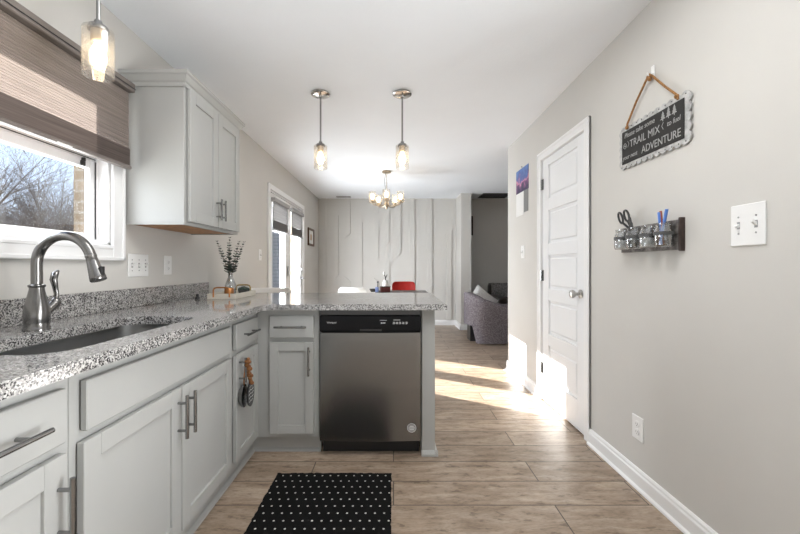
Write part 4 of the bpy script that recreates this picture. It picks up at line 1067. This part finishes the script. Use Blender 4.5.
MB().box(1.78, 2.62, 6.80, 7.06, .10, .80, .05, 3).build('backrest', LEATHER, lc, 50)
MB().box(1.74, 1.92, 6.20, 7.00, .08, .62, .05, 3).build('armrest', LEATHER, lc, 50); MB().box(2.52, 2.70, 6.20, 7.00, .08, .62, .05, 3).build('armrest', LEATHER, lc, 50)
for x in (1.80, 2.64):
    for y in (6.26, 6.94): MB().box(x - .025, x + .025, y - .025, y + .025, 0, .09).build('foot', BLACKP, lc)
b = MB(); random.seed(3); rows = []
for i, (y, z) in enumerate(((6.79, .56), (6.785, .68), (6.79, .77), (6.82, .812), (6.90, .822), (7.00, .815), (7.064, .78), (7.068, .62))):
    rows.append([b.bm.verts.new((1.80 + .70 * k / 14 + random.uniform(-.006, .006), y + random.uniform(-.004, .0), z + (random.uniform(-.02, .02) if i in (0, 7) else .006 * math.sin(k * 2.3)))) for k in range(15)])
for r0, r1 in zip(rows, rows[1:]):
    for k in range(14): b.bm.faces.new((r0[k], r0[k + 1], r1[k + 1], r1[k]))
bmesh.ops.solidify(b.bm, geom=b.bm.faces[:], thickness=-.012)
tag(b.build('throw_blanket', THROW, smooth=60), 'grey throw blanket over the dark leather chair back', 'blanket')

# ------------------------------------------------------------------ outside
o = MB().box(-60, X0 - .12, -30, 60, -.5, -.3).build('ground', GRASS); struct(o)
o = thing('neighbor_house', 'grey blue sided house seen through the patio door glass', 'house', (-8.5, 19, -.3))
MB().box(-12, -4.75, 16, 22, -.3, 3.3).build('siding_wall', SIDING, o)
MB().prism([(-12.4, 3.3), (-4.35, 3.3), (-8.4, 5.2)], lambda u, v, t: Vector((u, t, v)), 15.7, 22.3).build('roof', ROOFM, o)
def tree_mesh(seed, height, name):
    rnd = random.Random(seed); V = []; F = []
    def seg(p, q, r0, r1, n):
        d = (q - p).normalized(); up_ = Vector((0, 0, 1)) if abs(d.z) < .9 else Vector((1, 0, 0)); a = d.cross(up_).normalized(); c = d.cross(a); base = len(V)
        for pt, r in ((p, r0), (q, r1)):
            for k in range(n): t = 2 * math.pi * k / n; V.append(pt + (a * math.cos(t) + c * math.sin(t)) * r)
        for k in range(n): F.append((base + k, base + (k + 1) % n, base + n + (k + 1) % n, base + n + k))
    def grow(p, d, L, r, lv):
        n = 5 if lv == 0 else 3
        steps = 3 if lv < 2 else 2
        for i in range(steps):
            q = p + d * (L / steps); seg(p, q, r, r * .82, n); p = q; r *= .82
            d = (d + Vector((rnd.gauss(0, .12), rnd.gauss(0, .12), rnd.gauss(.04, .08)))).normalized()
            if lv < 5 and (lv > 0 or i > 0):
                for _ in range(2 if lv < 4 else 1):
                    ax = Vector((rnd.gauss(0, 1), rnd.gauss(0, 1), rnd.gauss(0, .5))).normalized()
                    nd_ = (d + ax * rnd.uniform(.55, .95)).normalized()
                    grow(p, nd_, L * rnd.uniform(.55, .78), r * rnd.uniform(.5, .7), lv + 1)
        if lv < 5: grow(p, d, L * .7, r * .8, lv + 1)
    grow(Vector((0, 0, 0)), Vector((rnd.gauss(0, .05), rnd.gauss(0, .05), 1)).normalized(), height * .34, height * .016, 0)
    me = bpy.data.meshes.new(name); me.from_pydata([tuple(v) for v in V], [], F); me.materials.append(BARK); return me
TM = [tree_mesh(s, h, 'bare_tree') for s, h in ((1, 6.5), (2, 6.0), (5, 5.2))]
rnd = random.Random(8)
TREE_LABEL = 'bare leafless tree outside the kitchen window'
spots = []
for i in range(26):
    dist = 11 + 1.0 * i * .75; ratio = -1.16 + .40 * ((i * .618) % 1.0)
    spots.append((ratio * dist, dist))
for i, (x, y) in enumerate(spots):
    o = bpy.data.objects.new('bare_tree', TM[i % 3]); COL.objects.link(o); o.location = (x, y, -.32); o.rotation_euler = (0, 0, rnd.uniform(0, 6.28)); s = rnd.uniform(.62, 1.05); o.scale = (s, s, s)
    tag(o, TREE_LABEL, 'tree', 'bare trees outside the window')
